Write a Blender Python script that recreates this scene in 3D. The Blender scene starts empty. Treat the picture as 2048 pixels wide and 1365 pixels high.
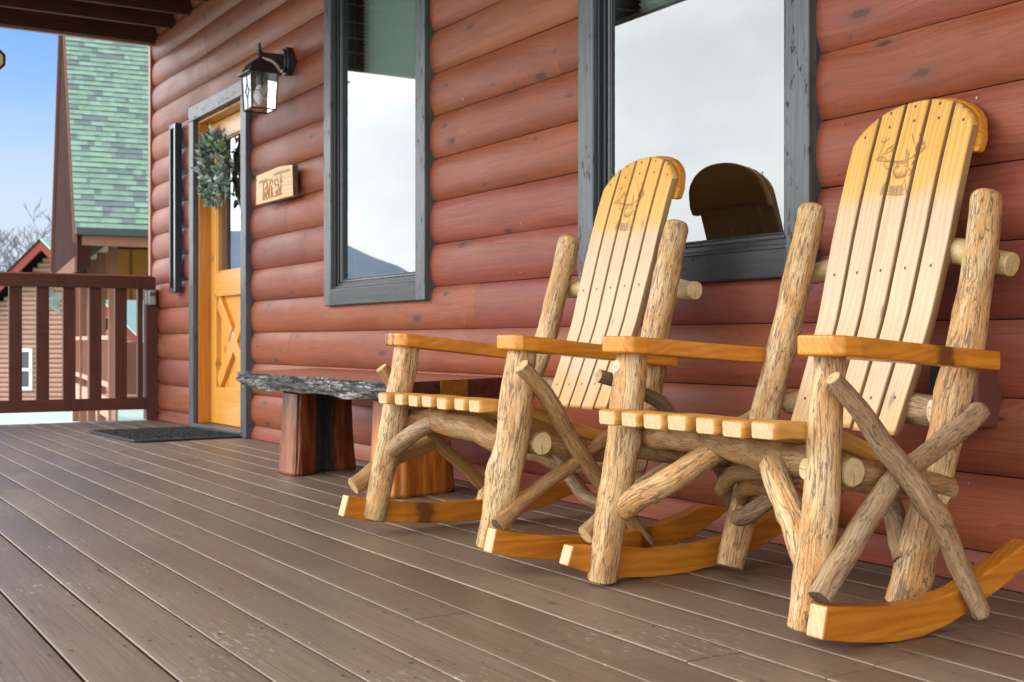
import bpy, bmesh, math, random
import numpy as np
from mathutils import Vector, Matrix, noise

random.seed(7)
S = bpy.context.scene
COL = S.collection
R = math.radians

# ------------------------------------------------------------------ objects
ORIG = {}

def setp(o, label=None, cat=None, group=None, kind=None):
    if label: o['label'] = label
    if cat: o['category'] = cat
    if group: o['group'] = group
    if kind: o['kind'] = kind
    return o

def thing(name, loc, label=None, cat=None, group=None, kind=None, parent=None):
    o = bpy.data.objects.new(name, None)
    o.empty_display_size = 0.1
    COL.objects.link(o)
    L = Vector(loc)
    if parent is not None:
        o.parent = parent
        o.location = L - ORIG[parent]
    else:
        o.location = L
    ORIG[o] = L
    return setp(o, label, cat, group, kind)

class MB:
    """collects geometry; build() links it as one mesh object"""
    def __init__(self):
        self.v, self.f, self.m, self.g = [], [], [], []
        self.sm = []
        self.at = {}

    def vert(self, p, g=None, **kw):
        self.v.append(tuple(p))
        self.g.append(tuple(g) if g is not None else tuple(p))
        i = len(self.v) - 1
        for k, x in kw.items():
            self.at.setdefault(k, {})[i] = x
        return i

    def face(self, idx, mat=0, smooth=True):
        self.f.append(tuple(idx)); self.m.append(mat); self.sm.append(smooth)

    def addbm(self, bm, axis='x', mat=0, smooth=False, goff=None, mtx=None, **kw):
        """axis: which axis of the bmesh carries the grain"""
        if goff is None:
            goff = (random.uniform(0, 50), random.uniform(0, 50), random.uniform(0, 50))
        bm.verts.ensure_lookup_table()
        base = len(self.v)
        for v in bm.verts:
            c = v.co
            if axis == 'x': g = (c.x, c.y, c.z)
            elif axis == 'y': g = (c.y, c.x, c.z)
            else: g = (c.z, c.x, c.y)
            p = mtx @ c if mtx is not None else c
            self.vert(p, (g[0] + goff[0], g[1] + goff[1], g[2] + goff[2]), **kw)
        for f in bm.faces:
            self.face([base + v.index for v in f.verts], mat if f.material_index == 0 else f.material_index, smooth)
        bm.free()

    def box(self, x0, x1, y0, y1, z0, z1, bev=0.003, axis='x', mat=0, seg=2, smooth=False, mtx=None, **kw):
        bm = bmesh.new()
        bmesh.ops.create_cube(bm, size=1.0)
        for v in bm.verts:
            v.co = Vector(((x0 + x1) / 2 + v.co.x * (x1 - x0), (y0 + y1) / 2 + v.co.y * (y1 - y0), (z0 + z1) / 2 + v.co.z * (z1 - z0)))
        if bev > 0:
            bmesh.ops.bevel(bm, geom=bm.edges[:], offset=bev, segments=seg, affect='EDGES', profile=0.5)
        bm.verts.index_update()
        self.addbm(bm, axis, mat, smooth, mtx=mtx, **kw)

    def prism(self, pts, fn, t0, t1, bev=0.005, seg=2, axis='x', mat=0, mtx=None, goff=None, smooth=False, **kw):
        """polygon pts (a,b) placed by fn(a,b,t) and run from t0 to t1"""
        bm = bmesh.new()
        lo = [bm.verts.new(fn(a, b, t0)) for a, b in pts]
        hi = [bm.verts.new(fn(a, b, t1)) for a, b in pts]
        n = len(pts)
        bm.faces.new(lo); bm.faces.new(hi[::-1])
        for i in range(n):
            bm.faces.new((lo[i], hi[i], hi[(i + 1) % n], lo[(i + 1) % n]))
        bmesh.ops.recalc_face_normals(bm, faces=bm.faces[:])
        if bev > 0:
            ed = [e for e in bm.edges if len(e.link_faces) == 2 and e.calc_face_angle() > R(35)]
            bmesh.ops.bevel(bm, geom=ed, offset=bev, segments=seg, affect='EDGES', profile=0.5)
        bm.verts.index_update()
        self.addbm(bm, axis, mat, smooth, goff, mtx, **kw)

    def tube(self, pts, rad, seg=14, rings=None, bump=0.05, mat=0, capmat=1, caps=('flat', 'flat'), seed=0.0, wob=0.0):
        """log swept along pts with radii rad; gc = (along, r cos, r sin)"""
        pts = [Vector(p) for p in pts]
        n = len(pts)
        if not hasattr(rad, '__len__'): rad = [rad] * n
        # resample with catmull-rom
        L = [0.0]
        for i in range(1, n): L.append(L[-1] + (pts[i] - pts[i - 1]).length)
        tot = L[-1]
        if rings is None: rings = max(4, int(tot / 0.02))
        def cr(arr, s):
            i = 0
            while i < n - 2 and s > L[i + 1]: i += 1
            t = (s - L[i]) / max(1e-9, L[i + 1] - L[i])
            p1, p2 = arr[i], arr[i + 1]
            p0 = arr[i - 1] if i > 0 else p1 + (p1 - p2)
            p3 = arr[i + 2] if i + 2 < n else p2 + (p2 - p1)
            return 0.5 * ((2 * p1) + (p2 - p0) * t + (2 * p0 - 5 * p1 + 4 * p2 - p3) * t * t + (3 * p1 - p0 - 3 * p2 + p3) * t ** 3)
        path = [cr(pts, tot * k / rings) for k in range(rings + 1)]
        rr = [cr(rad, tot * k / rings) for k in range(rings + 1)]
        ref = Vector((1, 0, 0)) if abs((pts[-1] - pts[0]).normalized().x) < 0.8 else Vector((0, 0, 1))
        goff = Vector((seed * 3.17, seed * 1.3, seed * 2.1))
        ringidx = []
        kn_ = []
        def ring(c, r, tan, along, gscale=1.0):
            a = tan.cross(ref).normalized(); b = tan.cross(a).normalized()
            ids = []
            for j in range(seg):
                th = 2 * math.pi * j / seg
                w = r * (1 + bump * noise.noise(Vector((math.cos(th) * 1.1, math.sin(th) * 1.1, along * 9)) + goff) * 1.6
                         + bump * 0.5 * noise.noise(Vector((math.cos(th) * 3, math.sin(th) * 3, along * 30)) + goff))
                for ka, kt, kh, kw in kn_:
                    dth = (th - kt + math.pi) % (2 * math.pi) - math.pi
                    e_ = ((along - ka) / (r * kw)) ** 2 + (dth / (kw * 0.9)) ** 2
                    if e_ < 6: w += r * kh * math.exp(-e_)
                p = c + (a * math.cos(th) + b * math.sin(th)) * w
                ids.append(self.vert(p, (along + goff.x, w * math.cos(th) * gscale + goff.y, w * math.sin(th) * gscale + goff.z)))
            return ids
        if wob:
            rm_ = sum(rad) / len(rad)
            for k in range(rings + 1):
                al_ = tot * k / rings
                fade = min(1.0, al_ / 0.06, (tot - al_) / 0.06)
                path[k] = path[k] + noise.noise_vector(Vector((al_ * 7.0, goff.x, 1.7))) * rm_ * wob * max(0, fade) + noise.noise_vector(Vector((al_ * 19.0, goff.y, 4.1))) * rm_ * wob * 0.35 * max(0, fade)
        if wob:
            rk = random.Random(int(seed * 1000) + n)
            for _ in range(max(1, int(tot / 0.22))):
                kn_.append((rk.uniform(0.05, 0.95) * tot, rk.uniform(0, 6.283), rk.uniform(0.10, 0.24), rk.uniform(0.4, 0.8)))
        tans = []
        for k in range(rings + 1):
            t = (path[min(k + 1, rings)] - path[max(k - 1, 0)])
            tans.append(t.normalized())
        for k in range(rings + 1):
            ringidx.append(ring(path[k], rr[k], tans[k], tot * k / rings))
        for k in range(rings):
            for j in range(seg):
                self.face((ringidx[k][j], ringidx[k][(j + 1) % seg], ringidx[k + 1][(j + 1) % seg], ringidx[k + 1][j]), mat)
        for end in (0, 1):
            k = 0 if end == 0 else rings
            c, r, t = path[k], rr[k], tans[k] * (-1 if end == 0 else 1)
            al = tot * k / rings
            if caps[end] == 'flat':
                ids0 = ring(c, r, tans[k], al)
                ids1 = ring(c + t * r * 0.07, r * 0.93, tans[k], al)
                ids2 = ring(c + t * r * 0.08, r * 0.92, tans[k], al)
                for q_ in ids2:
                    g_ = self.g[q_]; self.g[q_] = (goff.x, g_[1] - goff.y, g_[2] - goff.z)
                cen = self.vert(c + t * r * 0.08, (goff.x, 0.0, 0.0))
                rings_ = [(ids0, ids1, mat)]
                for a_, b_, m_ in rings_:
                    for j in range(seg):
                        q = (a_[j], a_[(j + 1) % seg], b_[(j + 1) % seg], b_[j])
                        self.face(q if end == 1 else q[::-1], m_)
                for j in range(seg):
                    q = (ids2[j], ids2[(j + 1) % seg], cen)
                    self.face(q if end == 1 else q[::-1], capmat, False)
            else:
                prev = ringidx[k]
                steps = [(0.35, 0.94), (0.55, 0.80), (0.68, 0.55), (0.72, 0.28)]
                for q, (dz, sc) in enumerate(steps):
                    cur = ring(c + t * r * dz * 0.85, r * sc, tans[k], al + r * dz)
                    for j in range(seg):
                        fq = (prev[j], prev[(j + 1) % seg], cur[(j + 1) % seg], cur[j])
                        self.face(fq if end == 1 else fq[::-1], capmat if (caps[end] == 'dome' and q >= 1) else mat)
                    prev = cur
                cen = self.vert(c + t * r * 0.63, (al + goff.x, goff.y, goff.z))
                for j in range(seg):
                    fq = (prev[j], prev[(j + 1) % seg], cen)
                    self.face(fq if end == 1 else fq[::-1], capmat if caps[end] == 'dome' else mat)

    def sweep(self, path, side, w, t, mat=0, bev=0.006, axisoff=None, endbev=True, capmat=None, **kw):
        """rounded-rectangle plank swept along path; side = width direction; w, t sizes"""
        path = [Vector(p) for p in path]
        side = Vector(side).normalized()
        if axisoff is None: axisoff = (random.uniform(0, 50), random.uniform(0, 50), random.uniform(0, 50))
        prof = []
        for sx, sy, a0 in ((1, 1, 0), (-1, 1, 90), (-1, -1, 180), (1, -1, 270)):
            for q in (0, 1, 2):
                a = R(a0 + 45 * q)
                prof.append((sx * (w / 2 - bev) + bev * math.cos(a), sy * (t / 2 - bev) + bev * math.sin(a)))
        n = len(prof)
        rings = []; al = 0
        P = []
        for k, p in enumerate(path):
            if k: al += (p - path[k - 1]).length
            tan = (path[min(k + 1, len(path) - 1)] - path[max(k - 1, 0)]).normalized()
            P.append((p, tan, al))
        seq = []
        if endbev:
            seq.append((P[0][0], P[0][1], P[0][2], 1 - 2 * bev / max(w, t) * 0.8, 1 - 2 * bev / t * 0.45))
            seq.append((P[0][0] + P[0][1] * bev * 0.6, P[0][1], P[0][2] + bev * 0.6, 1, 1))
        else:
            seq.append((*P[0], 1, 1))
        for q in P[1:-1]: seq.append((*q, 1, 1))
        if endbev:
            seq.append((P[-1][0] - P[-1][1] * bev * 0.6, P[-1][1], P[-1][2] - bev * 0.6, 1, 1))
            seq.append((P[-1][0], P[-1][1], P[-1][2], 1 - 2 * bev / max(w, t) * 0.8, 1 - 2 * bev / t * 0.45))
        else:
            seq.append((*P[-1], 1, 1))
        for (p, tan, a_, s1, s2) in seq:
            up = side.cross(tan).normalized()
            ids = []
            for (x, y) in prof:
                ids.append(self.vert(p + side * x * s1 + up * y * s2, (a_ + axisoff[0], x + axisoff[1], y + axisoff[2]), **kw))
            rings.append(ids)
        for k in range(len(rings) - 1):
            for j in range(n):
                self.face((rings[k][j], rings[k][(j + 1) % n], rings[k + 1][(j + 1) % n], rings[k + 1][j]), mat)
        cm = mat if capmat is None else capmat
        for k, rev in ((0, True), (-1, False)):
            src = rings[k]
            ids = [self.vert(self.v[i], self.g[i]) for i in src]
            self.face(ids[::-1] if rev else ids, cm, False)

    def build(self, name, mats, parent=None, origin=None, label=None, cat=None, group=None, kind=None):
        if parent is not None and origin is None: o0 = ORIG[parent]
        else: o0 = Vector(origin) if origin is not None else Vector((0, 0, 0))
        me = bpy.data.meshes.new(name)
        me.from_pydata([(a - o0.x, b - o0.y, c - o0.z) for a, b, c in self.v], [], self.f)
        if not isinstance(mats, (list, tuple)): mats = [mats]
        for m in mats: me.materials.append(m)
        me.polygons.foreach_set('material_index', self.m)
        me.polygons.foreach_set('use_smooth', self.sm)
        a = me.attributes.new('gc', 'FLOAT_VECTOR', 'POINT')
        a.data.foreach_set('vector', np.array(self.g, dtype=np.float32).ravel())
        for k, dct in self.at.items():
            arr = np.zeros(len(self.v), dtype=np.float32)
            for i, x in dct.items(): arr[i] = x
            b = me.attributes.new(k, 'FLOAT', 'POINT')
            b.data.foreach_set('value', arr)
        me.update()
        o = bpy.data.objects.new(name, me)
        COL.objects.link(o)
        if parent is not None:
            o.parent = parent
            o.location = o0 - ORIG[parent]
        else:
            o.location = o0
        ORIG[o] = o0
        return setp(o, label, cat, group, kind)

# ------------------------------------------------------------------ materials
class T:
    def __init__(self, name):
        self.mat = bpy.data.materials.new(name)
        self.mat.use_nodes = True
        self.nt = self.mat.node_tree
        self.nt.nodes.clear()
        self.out = self.nt.nodes.new('ShaderNodeOutputMaterial')

    def n(self, typ, ins=None, **props):
        nd = self.nt.nodes.new(typ)
        for k, v in props.items(): setattr(nd, k, v)
        for k, v in (ins or {}).items():
            s = nd.inputs[k]
            if isinstance(v, bpy.types.NodeSocket): self.nt.links.new(v, s)
            elif isinstance(v, (tuple, list)) and s.type == 'RGBA' and len(v) == 3: s.default_value = (*v, 1)
            else: s.default_value = v
        return nd

    def m(self, op, a, b=0.0, c=None, clamp=False):
        ins = {0: a, 1: b}
        if c is not None: ins[2] = c
        return self.n('ShaderNodeMath', ins, operation=op, use_clamp=clamp).outputs[0]

    def mix(self, f, a, b, blend='MIX'):
        return self.n('ShaderNodeMix', {0: f, 6: a, 7: b}, data_type='RGBA', blend_type=blend).outputs[2]

    def mr(self, v, a, b, c=0.0, d=1.0, smooth=True):
        return self.n('ShaderNodeMapRange', {0: v, 1: a, 2: b, 3: c, 4: d}, interpolation_type='SMOOTHSTEP' if smooth else 'LINEAR').outputs[0]

    def gc(self):
        return self.n('ShaderNodeAttribute', attribute_name='gc').outputs['Vector']

    def attr(self, name):
        return self.n('ShaderNodeAttribute', attribute_name=name).outputs['Fac']

    def sc(self, v, s, loc=(0, 0, 0)):
        return self.n('ShaderNodeMapping', {'Vector': v, 'Scale': s, 'Location': loc}).outputs[0]

    def noise(self, v, scale=1.0, detail=3.0, rough=0.55, dist=0.0):
        return self.n('ShaderNodeTexNoise', {'Vector': v, 'Scale': scale, 'Detail': detail, 'Roughness': rough, 'Distortion': dist}).outputs[0]

    def voro(self, v, scale=1.0, feature='F1', rnd=1.0, dims='3D'):
        return self.n('ShaderNodeTexVoronoi', {'Vector': v, 'Scale': scale, 'Randomness': rnd}, feature=feature, voronoi_dimensions=dims)

    def sep(self, v):
        return self.n('ShaderNodeSeparateXYZ', {0: v}).outputs

    def bump(self, h, strength=0.3, dist=0.01, normal=None):
        ins = {'Height': h, 'Strength': strength, 'Distance': dist}
        if normal is not None: ins['Normal'] = normal
        return self.n('ShaderNodeBump', ins).outputs[0]

    def done(self, color, rough=0.6, normal=None, spec=0.5, metal=0.0, coat=0.0, coatr=0.15, **extra):
        ins = {'Base Color': color, 'Roughness': rough, 'Specular IOR Level': spec, 'Metallic': metal, 'Coat Weight': coat, 'Coat Roughness': coatr}
        if normal is not None: ins['Normal'] = normal
        ins.update(extra)
        b = self.n('ShaderNodeBsdfPrincipled', ins)
        self.nt.links.new(b.outputs[0], self.out.inputs[0])
        return self.mat

def plain(name, col, rough=0.6, var=0.25, scale=6.0, spec=0.5, metal=0.0, coat=0.0, bump=0.1):
    t = T(name); g = t.n('ShaderNodeTexCoord').outputs['Object']
    a = t.noise(g, scale, 5, 0.6)
    b = t.noise(g, scale * 9, 3, 0.6)
    f = t.m('ADD', t.m('MULTIPLY', a, 0.65), t.m('MULTIPLY', b, 0.35))
    c = t.mix(t.mr(f, 0.3, 0.7), tuple(x * (1 - var) for x in col), tuple(min(1, x * (1 + var)) for x in col))
    return t.done(c, t.mr(a, 0.3, 0.7, rough * 0.9, min(1, rough * 1.1)), t.bump(f, bump, 0.004), spec, metal, coat)

def knotmask(t, g, sx, sy, thr=0.55, size=0.16):
    """elliptic knots on a board: (core, halo)"""
    x, y, z = t.sep(g)
    p = t.n('ShaderNodeCombineXYZ', {0: t.m('MULTIPLY', x, sx), 1: t.m('MULTIPLY', y, sy), 2: t.m('FLOOR', t.m('MULTIPLY', z, 0.5))}).outputs[0]
    wob = t.noise(t.sc(g, (34, 44, 60)), 1, 4, 0.65, 0.6)
    v = t.voro(p, 1.0, dims='2D')
    d = t.m('ADD', v.outputs['Distance'], t.m('MULTIPLY', t.m('SUBTRACT', wob, 0.5), size * 1.7))
    r = t.n('ShaderNodeSeparateColor', {0: v.outputs['Color']}).outputs
    on = t.m('GREATER_THAN', r[0], thr)
    sz = t.m('MULTIPLY_ADD', r[1], 0.8, 0.4)
    dd = t.m('DIVIDE', d, sz)
    core = t.m('MULTIPLY', on, t.mr(dd, size, size * 0.35))
    halo = t.m('MULTIPLY', on, t.mr(dd, size * 2.6, size * 0.6))
    return core, halo, t.m('MULTIPLY', on, t.mr(dd, 1.0, 0.0))

def mat_wall():
    t = T('stained_log_siding'); g = t.gc(); rnd = t.attr('rnd')
    core, halo, near = knotmask(t, g, 2.2, 6.5, 0.42, 0.10)
    gw = t.n('ShaderNodeVectorMath', {0: g, 1: t.n('ShaderNodeCombineXYZ', {1: t.m('MULTIPLY', near, 0.03)}).outputs[0]}, operation='ADD').outputs[0]
    broad = t.noise(t.sc(gw, (0.5, 5, 5)), 1, 4, 0.6)
    grain = t.noise(t.sc(gw, (1.4, 55, 40)), 1, 5, 0.65, 0.6)
    fine = t.noise(t.sc(gw, (7, 330, 200)), 1, 3, 0.6)
    blot = t.noise(t.sc(g, (2.2, 3.6, 3)), 1, 4, 0.55)
    base = t.mix(t.mr(broad, 0.32, 0.68), (0.212, 0.049, 0.025), (0.295, 0.076, 0.038))
    base = t.mix(t.m('MULTIPLY', t.mr(grain, 0.47, 0.61), 0.42), base, (0.15, 0.040, 0.023))
    base = t.mix(t.m('MULTIPLY', t.mr(blot, 0.5, 0.72), 0.35), base, (0.30, 0.125, 0.085))
    base = t.mix(t.m('MULTIPLY', t.mr(fine, 0.48, 0.62), 0.36), base, (0.12, 0.033, 0.02))
    base = t.mix(t.m('MULTIPLY', halo, 0.5), base, (0.15, 0.062, 0.05))
    base = t.mix(t.m('MULTIPLY', core, 0.7), base, (0.055, 0.022, 0.016))
    hsv = t.n('ShaderNodeHueSaturation', {'Hue': t.m('MULTIPLY_ADD', rnd, 0.012, 0.494), 'Saturation': t.m('MULTIPLY_ADD', rnd, 0.07, 0.96), 'Value': t.m('MULTIPLY_ADD', rnd, 0.13, 0.94), 'Color': base})
    h = t.m('ADD', t.m('MULTIPLY', grain, 0.6), t.m('MULTIPLY', fine, 0.4))
    h = t.m('SUBTRACT', h, t.m('MULTIPLY', core, 0.5))
    return t.done(hsv.outputs[0], t.mr(blot, 0.3, 0.7, 0.42, 0.56), t.bump(h, 0.45, 0.003), 0.24)

def mat_deck():
    t = T('deck_stain'); g = t.gc(); rnd = t.attr('rnd')
    x, y, z = t.sep(g)
    core, halo, near = knotmask(t, g, 1.3, 6.0, 0.6, 0.07)
    broad = t.noise(t.sc(g, (0.7, 3.0, 1)), 1, 5, 0.62)
    grain = t.noise(t.sc(g, (2.2, 75, 20)), 1, 5, 0.7, 0.9)
    fine = t.noise(t.sc(g, (9, 420, 20)), 1, 3, 0.65)
    base = t.mix(t.mr(broad, 0.3, 0.7), (0.152, 0.106, 0.070), (0.216, 0.158, 0.108))
    base = t.mix(t.m('MULTIPLY', t.mr(grain, 0.44, 0.68), 0.42), base, (0.105, 0.075, 0.058))
    ring = t.mr(t.m('SINE', t.m('ADD', t.m('MULTIPLY', y, 520.0), t.m('MULTIPLY', t.noise(t.sc(g, (1.1, 9, 1)), 1, 2), 55.0))), 0.2, 1.0)
    base = t.mix(t.m('MULTIPLY', ring, 0.16), base, (0.10, 0.075, 0.058))
    base = t.mix(t.m('MULTIPLY', t.mr(fine, 0.5, 0.75), 0.3), base, (0.21, 0.165, 0.135))
    # scuffs: pale dry scratches in patches
    patch = t.mr(t.noise(t.n('ShaderNodeTexCoord').outputs['Object'], 2.3, 3, 0.55), 0.50, 0.66)
    scr = t.mr(t.noise(t.sc(g, (24, 95, 10)), 1, 4, 0.72), 0.54, 0.66)
    base = t.mix(t.m('MULTIPLY', t.m('MULTIPLY', patch, scr), 0.75), base, (0.40, 0.36, 0.31))
    # specks
    sp = t.voro(t.sc(g, (9, 16, 1)), 1.0, dims='2D')
    spr = t.n('ShaderNodeSeparateColor', {0: sp.outputs['Color']}).outputs
    on = t.m('MULTIPLY', t.m('GREATER_THAN', spr[0], 0.72), t.mr(sp.outputs['Distance'], 0.055, 0.03))
    base = t.mix(t.m('MULTIPLY', on, 0.75), base, (0.03, 0.02, 0.015))
    on2 = t.m('MULTIPLY', t.m('LESS_THAN', spr[0], 0.05), t.mr(sp.outputs['Distance'], 0.05, 0.02))
    base = t.mix(t.m('MULTIPLY', on2, 0.7), base, (0.5, 0.45, 0.38))
    base = t.mix(t.m('MULTIPLY', core, 0.7), base, (0.05, 0.032, 0.025))
    # board arrises, coloured paler in patches
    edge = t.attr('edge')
    en = t.noise(t.sc(g, (3.5, 4, 4)), 1, 4, 0.6)
    base = t.mix(t.m('MULTIPLY', t.m('MAXIMUM', edge, 0.0), t.mr(en, 0.35, 0.65, 0.0, 0.6)), base, (0.36, 0.29, 0.22))
    base = t.mix(t.m('MAXIMUM', t.m('MULTIPLY', edge, -1.0), 0.0), base, (0.022, 0.017, 0.014))  # deep gap walls coloured dark, shade painted between the boards
    hsv = t.n('ShaderNodeHueSaturation', {'Value': t.m('MULTIPLY_ADD', rnd, 0.13, 0.94), 'Color': base})
    h = t.m('ADD', t.m('MULTIPLY', grain, 0.65), t.m('MULTIPLY', fine, 0.35))
    rough = t.m('ADD', t.mr(broad, 0.3, 0.7, 0.37, 0.50), t.m('MULTIPLY', grain, 0.06))
    return t.done(hsv.outputs[0], rough, t.bump(h, 0.4, 0.003), 0.5)

def mat_bark(name, cream, orange, crack, sx=1.0, crk=0.92, thr=0.040):
    t = T(name); g = t.gc()
    r1 = t.noise(t.sc(g, (10 * sx, 118, 118)), 1, 1.6, 0.5, 0.22)
    r2 = t.noise(t.sc(g, (24 * sx, 190, 190), (5, 2, 9)), 1, 1.5, 0.5, 0.2)
    c1 = t.mr(t.m('ABSOLUTE', t.m('SUBTRACT', r1, 0.5)), thr, thr * 0.25)
    c2 = t.mr(t.m('ABSOLUTE', t.m('SUBTRACT', r2, 0.53)), thr * 0.8, thr * 0.2)
    warp = t.n('ShaderNodeTexNoise', {'Vector': t.sc(g, (20, 40, 40)), 'Scale': 1.0, 'Detail': 3.0})
    wv = t.n('ShaderNodeVectorMath', {0: warp.outputs['Color'], 1: (1.5, 1.5, 1.5), 2: t.sc(g, (60 * sx, 130, 130))}, operation='MULTIPLY_ADD').outputs[0]
    c3 = t.mr(t.voro(wv, 1.0, 'DISTANCE_TO_EDGE').outputs['Distance'], 0.055, 0.01)
    brk = t.mr(t.noise(t.sc(g, (14, 40, 40)), 1, 3), 0.34, 0.54)
    crack_m = t.m('MULTIPLY', t.m('MAXIMUM', t.m('MULTIPLY', c1, t.m('MULTIPLY_ADD', brk, 0.4, 0.6)), t.m('MAXIMUM', t.m('MULTIPLY', c2, t.m('MULTIPLY', brk, 0.7)), t.m('MULTIPLY', c3, t.m('MULTIPLY', brk, 0.3)))), crk)
    p1 = t.noise(t.sc(g, (5, 26, 26)), 1, 5, 0.65, 0.5)
    p2 = t.noise(t.sc(g, (26, 140, 140), (4, 4, 4)), 1, 4, 0.65)
    p3 = t.noise(t.sc(g, (60, 300, 300)), 1, 2, 0.6)
    base = t.mix(t.mr(t.m('ADD', t.m('MULTIPLY', p1, 0.7), t.m('MULTIPLY', p2, 0.3)), 0.38, 0.58), cream, orange)
    base = t.mix(t.m('MULTIPLY', t.mr(p2, 0.52, 0.72), 0.25), base, tuple(min(1, x * 1.2 + 0.04) for x in cream))
    base = t.mix(t.m('MULTIPLY', t.mr(p3, 0.5, 0.75), 0.3), base, tuple(x * 0.5 for x in orange))
    base = t.mix(crack_m, base, crack)
    h = t.m('SUBTRACT', t.m('ADD', t.m('MULTIPLY', p2, 0.5), t.m('MULTIPLY', p3, 0.25)), t.m('MULTIPLY', crack_m, 0.9))
    return t.done(base, 0.5, t.bump(h, 0.55, 0.004), 0.3, coat=0.05, coatr=0.3)

def mat_cut(name, light, dark, rings=420.0):
    """sawn log end with growth rings"""
    t = T(name); g = t.gc(); x, y, z = t.sep(g)
    w = t.noise(t.sc(g, (0, 30, 30)), 1, 3)
    n1 = t.noise(t.sc(g, (60, 60, 60)), 1, 4, 0.7)
    fr = t.noise(t.sc(g, (20, 120, 120)), 1, 4, 0.7)
    base = t.mix(t.mr(n1, 0.3, 0.7), light, dark)
    base = t.mix(t.m('MULTIPLY', t.mr(fr, 0.55, 0.75), 0.5), base, tuple(c * 0.5 for c in dark))
    rad = t.m('SQRT', t.m('ADD', t.m('MULTIPLY', y, y), t.m('MULTIPLY', z, z)))
    rg = t.m('SINE', t.m('ADD', t.m('MULTIPLY', rad, 1350.0), t.m('MULTIPLY', w, 9.0)))
    near = t.m('LESS_THAN', rad, 0.06)
    base = t.mix(t.m('MULTIPLY', t.m('MULTIPLY', t.mr(rg, 0.1, 0.9), near), 0.42), base, tuple(c * 0.55 for c in dark))
    ck = t.m('MULTIPLY', t.m('MULTIPLY', t.mr(t.m('ABSOLUTE', t.m('ADD', y, t.m('MULTIPLY', t.m('SUBTRACT', w, 0.5), 0.012))), 0.0016, 0.0005), t.m('GREATER_THAN', z, 0.002)), near)
    base = t.mix(t.m('MULTIPLY', ck, 0.8), base, tuple(c * 0.25 for c in dark))
    return t.done(base, 0.55, t.bump(fr, 0.2, 0.003), 0.4)

def mat_board(name, light, dark, rough=0.35, coat=0.35, knots=True, fibre=0.25, ks=0.1, spec=0.45):
    """varnished or bare sawn board, grain along gc.x"""
    t = T(name); g = t.gc()
    warp = t.noise(t.sc(g, (2.5, 14, 14)), 1, 2)
    if knots: core, halo, near = knotmask(t, g, 4.2, 9.0, 0.55, ks)
    x, y, z = t.sep(g)
    rr = t.m('ADD', t.m('MULTIPLY', y, 1.0), t.m('MULTIPLY', z, 0.6))
    ring = t.m('SINE', t.m('ADD', t.m('MULTIPLY', rr, 380.0), t.m('MULTIPLY', warp, 26.0)))
    ring = t.mr(ring, -1, 1)
    streak = t.noise(t.sc(g, (2.2, 70, 70)), 1, 5, 0.65, 0.4)
    fine = t.noise(t.sc(g, (14, 500, 500)), 1, 2, 0.6)
    broad = t.noise(t.sc(g, (3, 9, 9)), 1, 3)
    f = t.m('ADD', t.m('MULTIPLY', ring, 0.15), t.m('ADD', t.m('MULTIPLY', streak, 0.6), t.m('MULTIPLY', broad, 0.45)))
    base = t.mix(t.mr(f, 0.35, 0.85), light, dark)
    base = t.mix(t.m('MULTIPLY', t.mr(fine, 0.5, 0.75), fibre), base, tuple(c * 0.5 for c in dark))
    if knots:
        base = t.mix(t.m('MULTIPLY', halo, 0.4), base, tuple(c * 0.55 for c in dark))
        base = t.mix(t.m('MULTIPLY', core, 0.85), base, (0.10, 0.032, 0.010))
    h = t.m('ADD', t.m('MULTIPLY', ring, 0.4), t.m('MULTIPLY', fine, 0.6))
    return t.done(base, rough, t.bump(h, 0.12, 0.002), spec, coat=coat, coatr=0.2)

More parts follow.
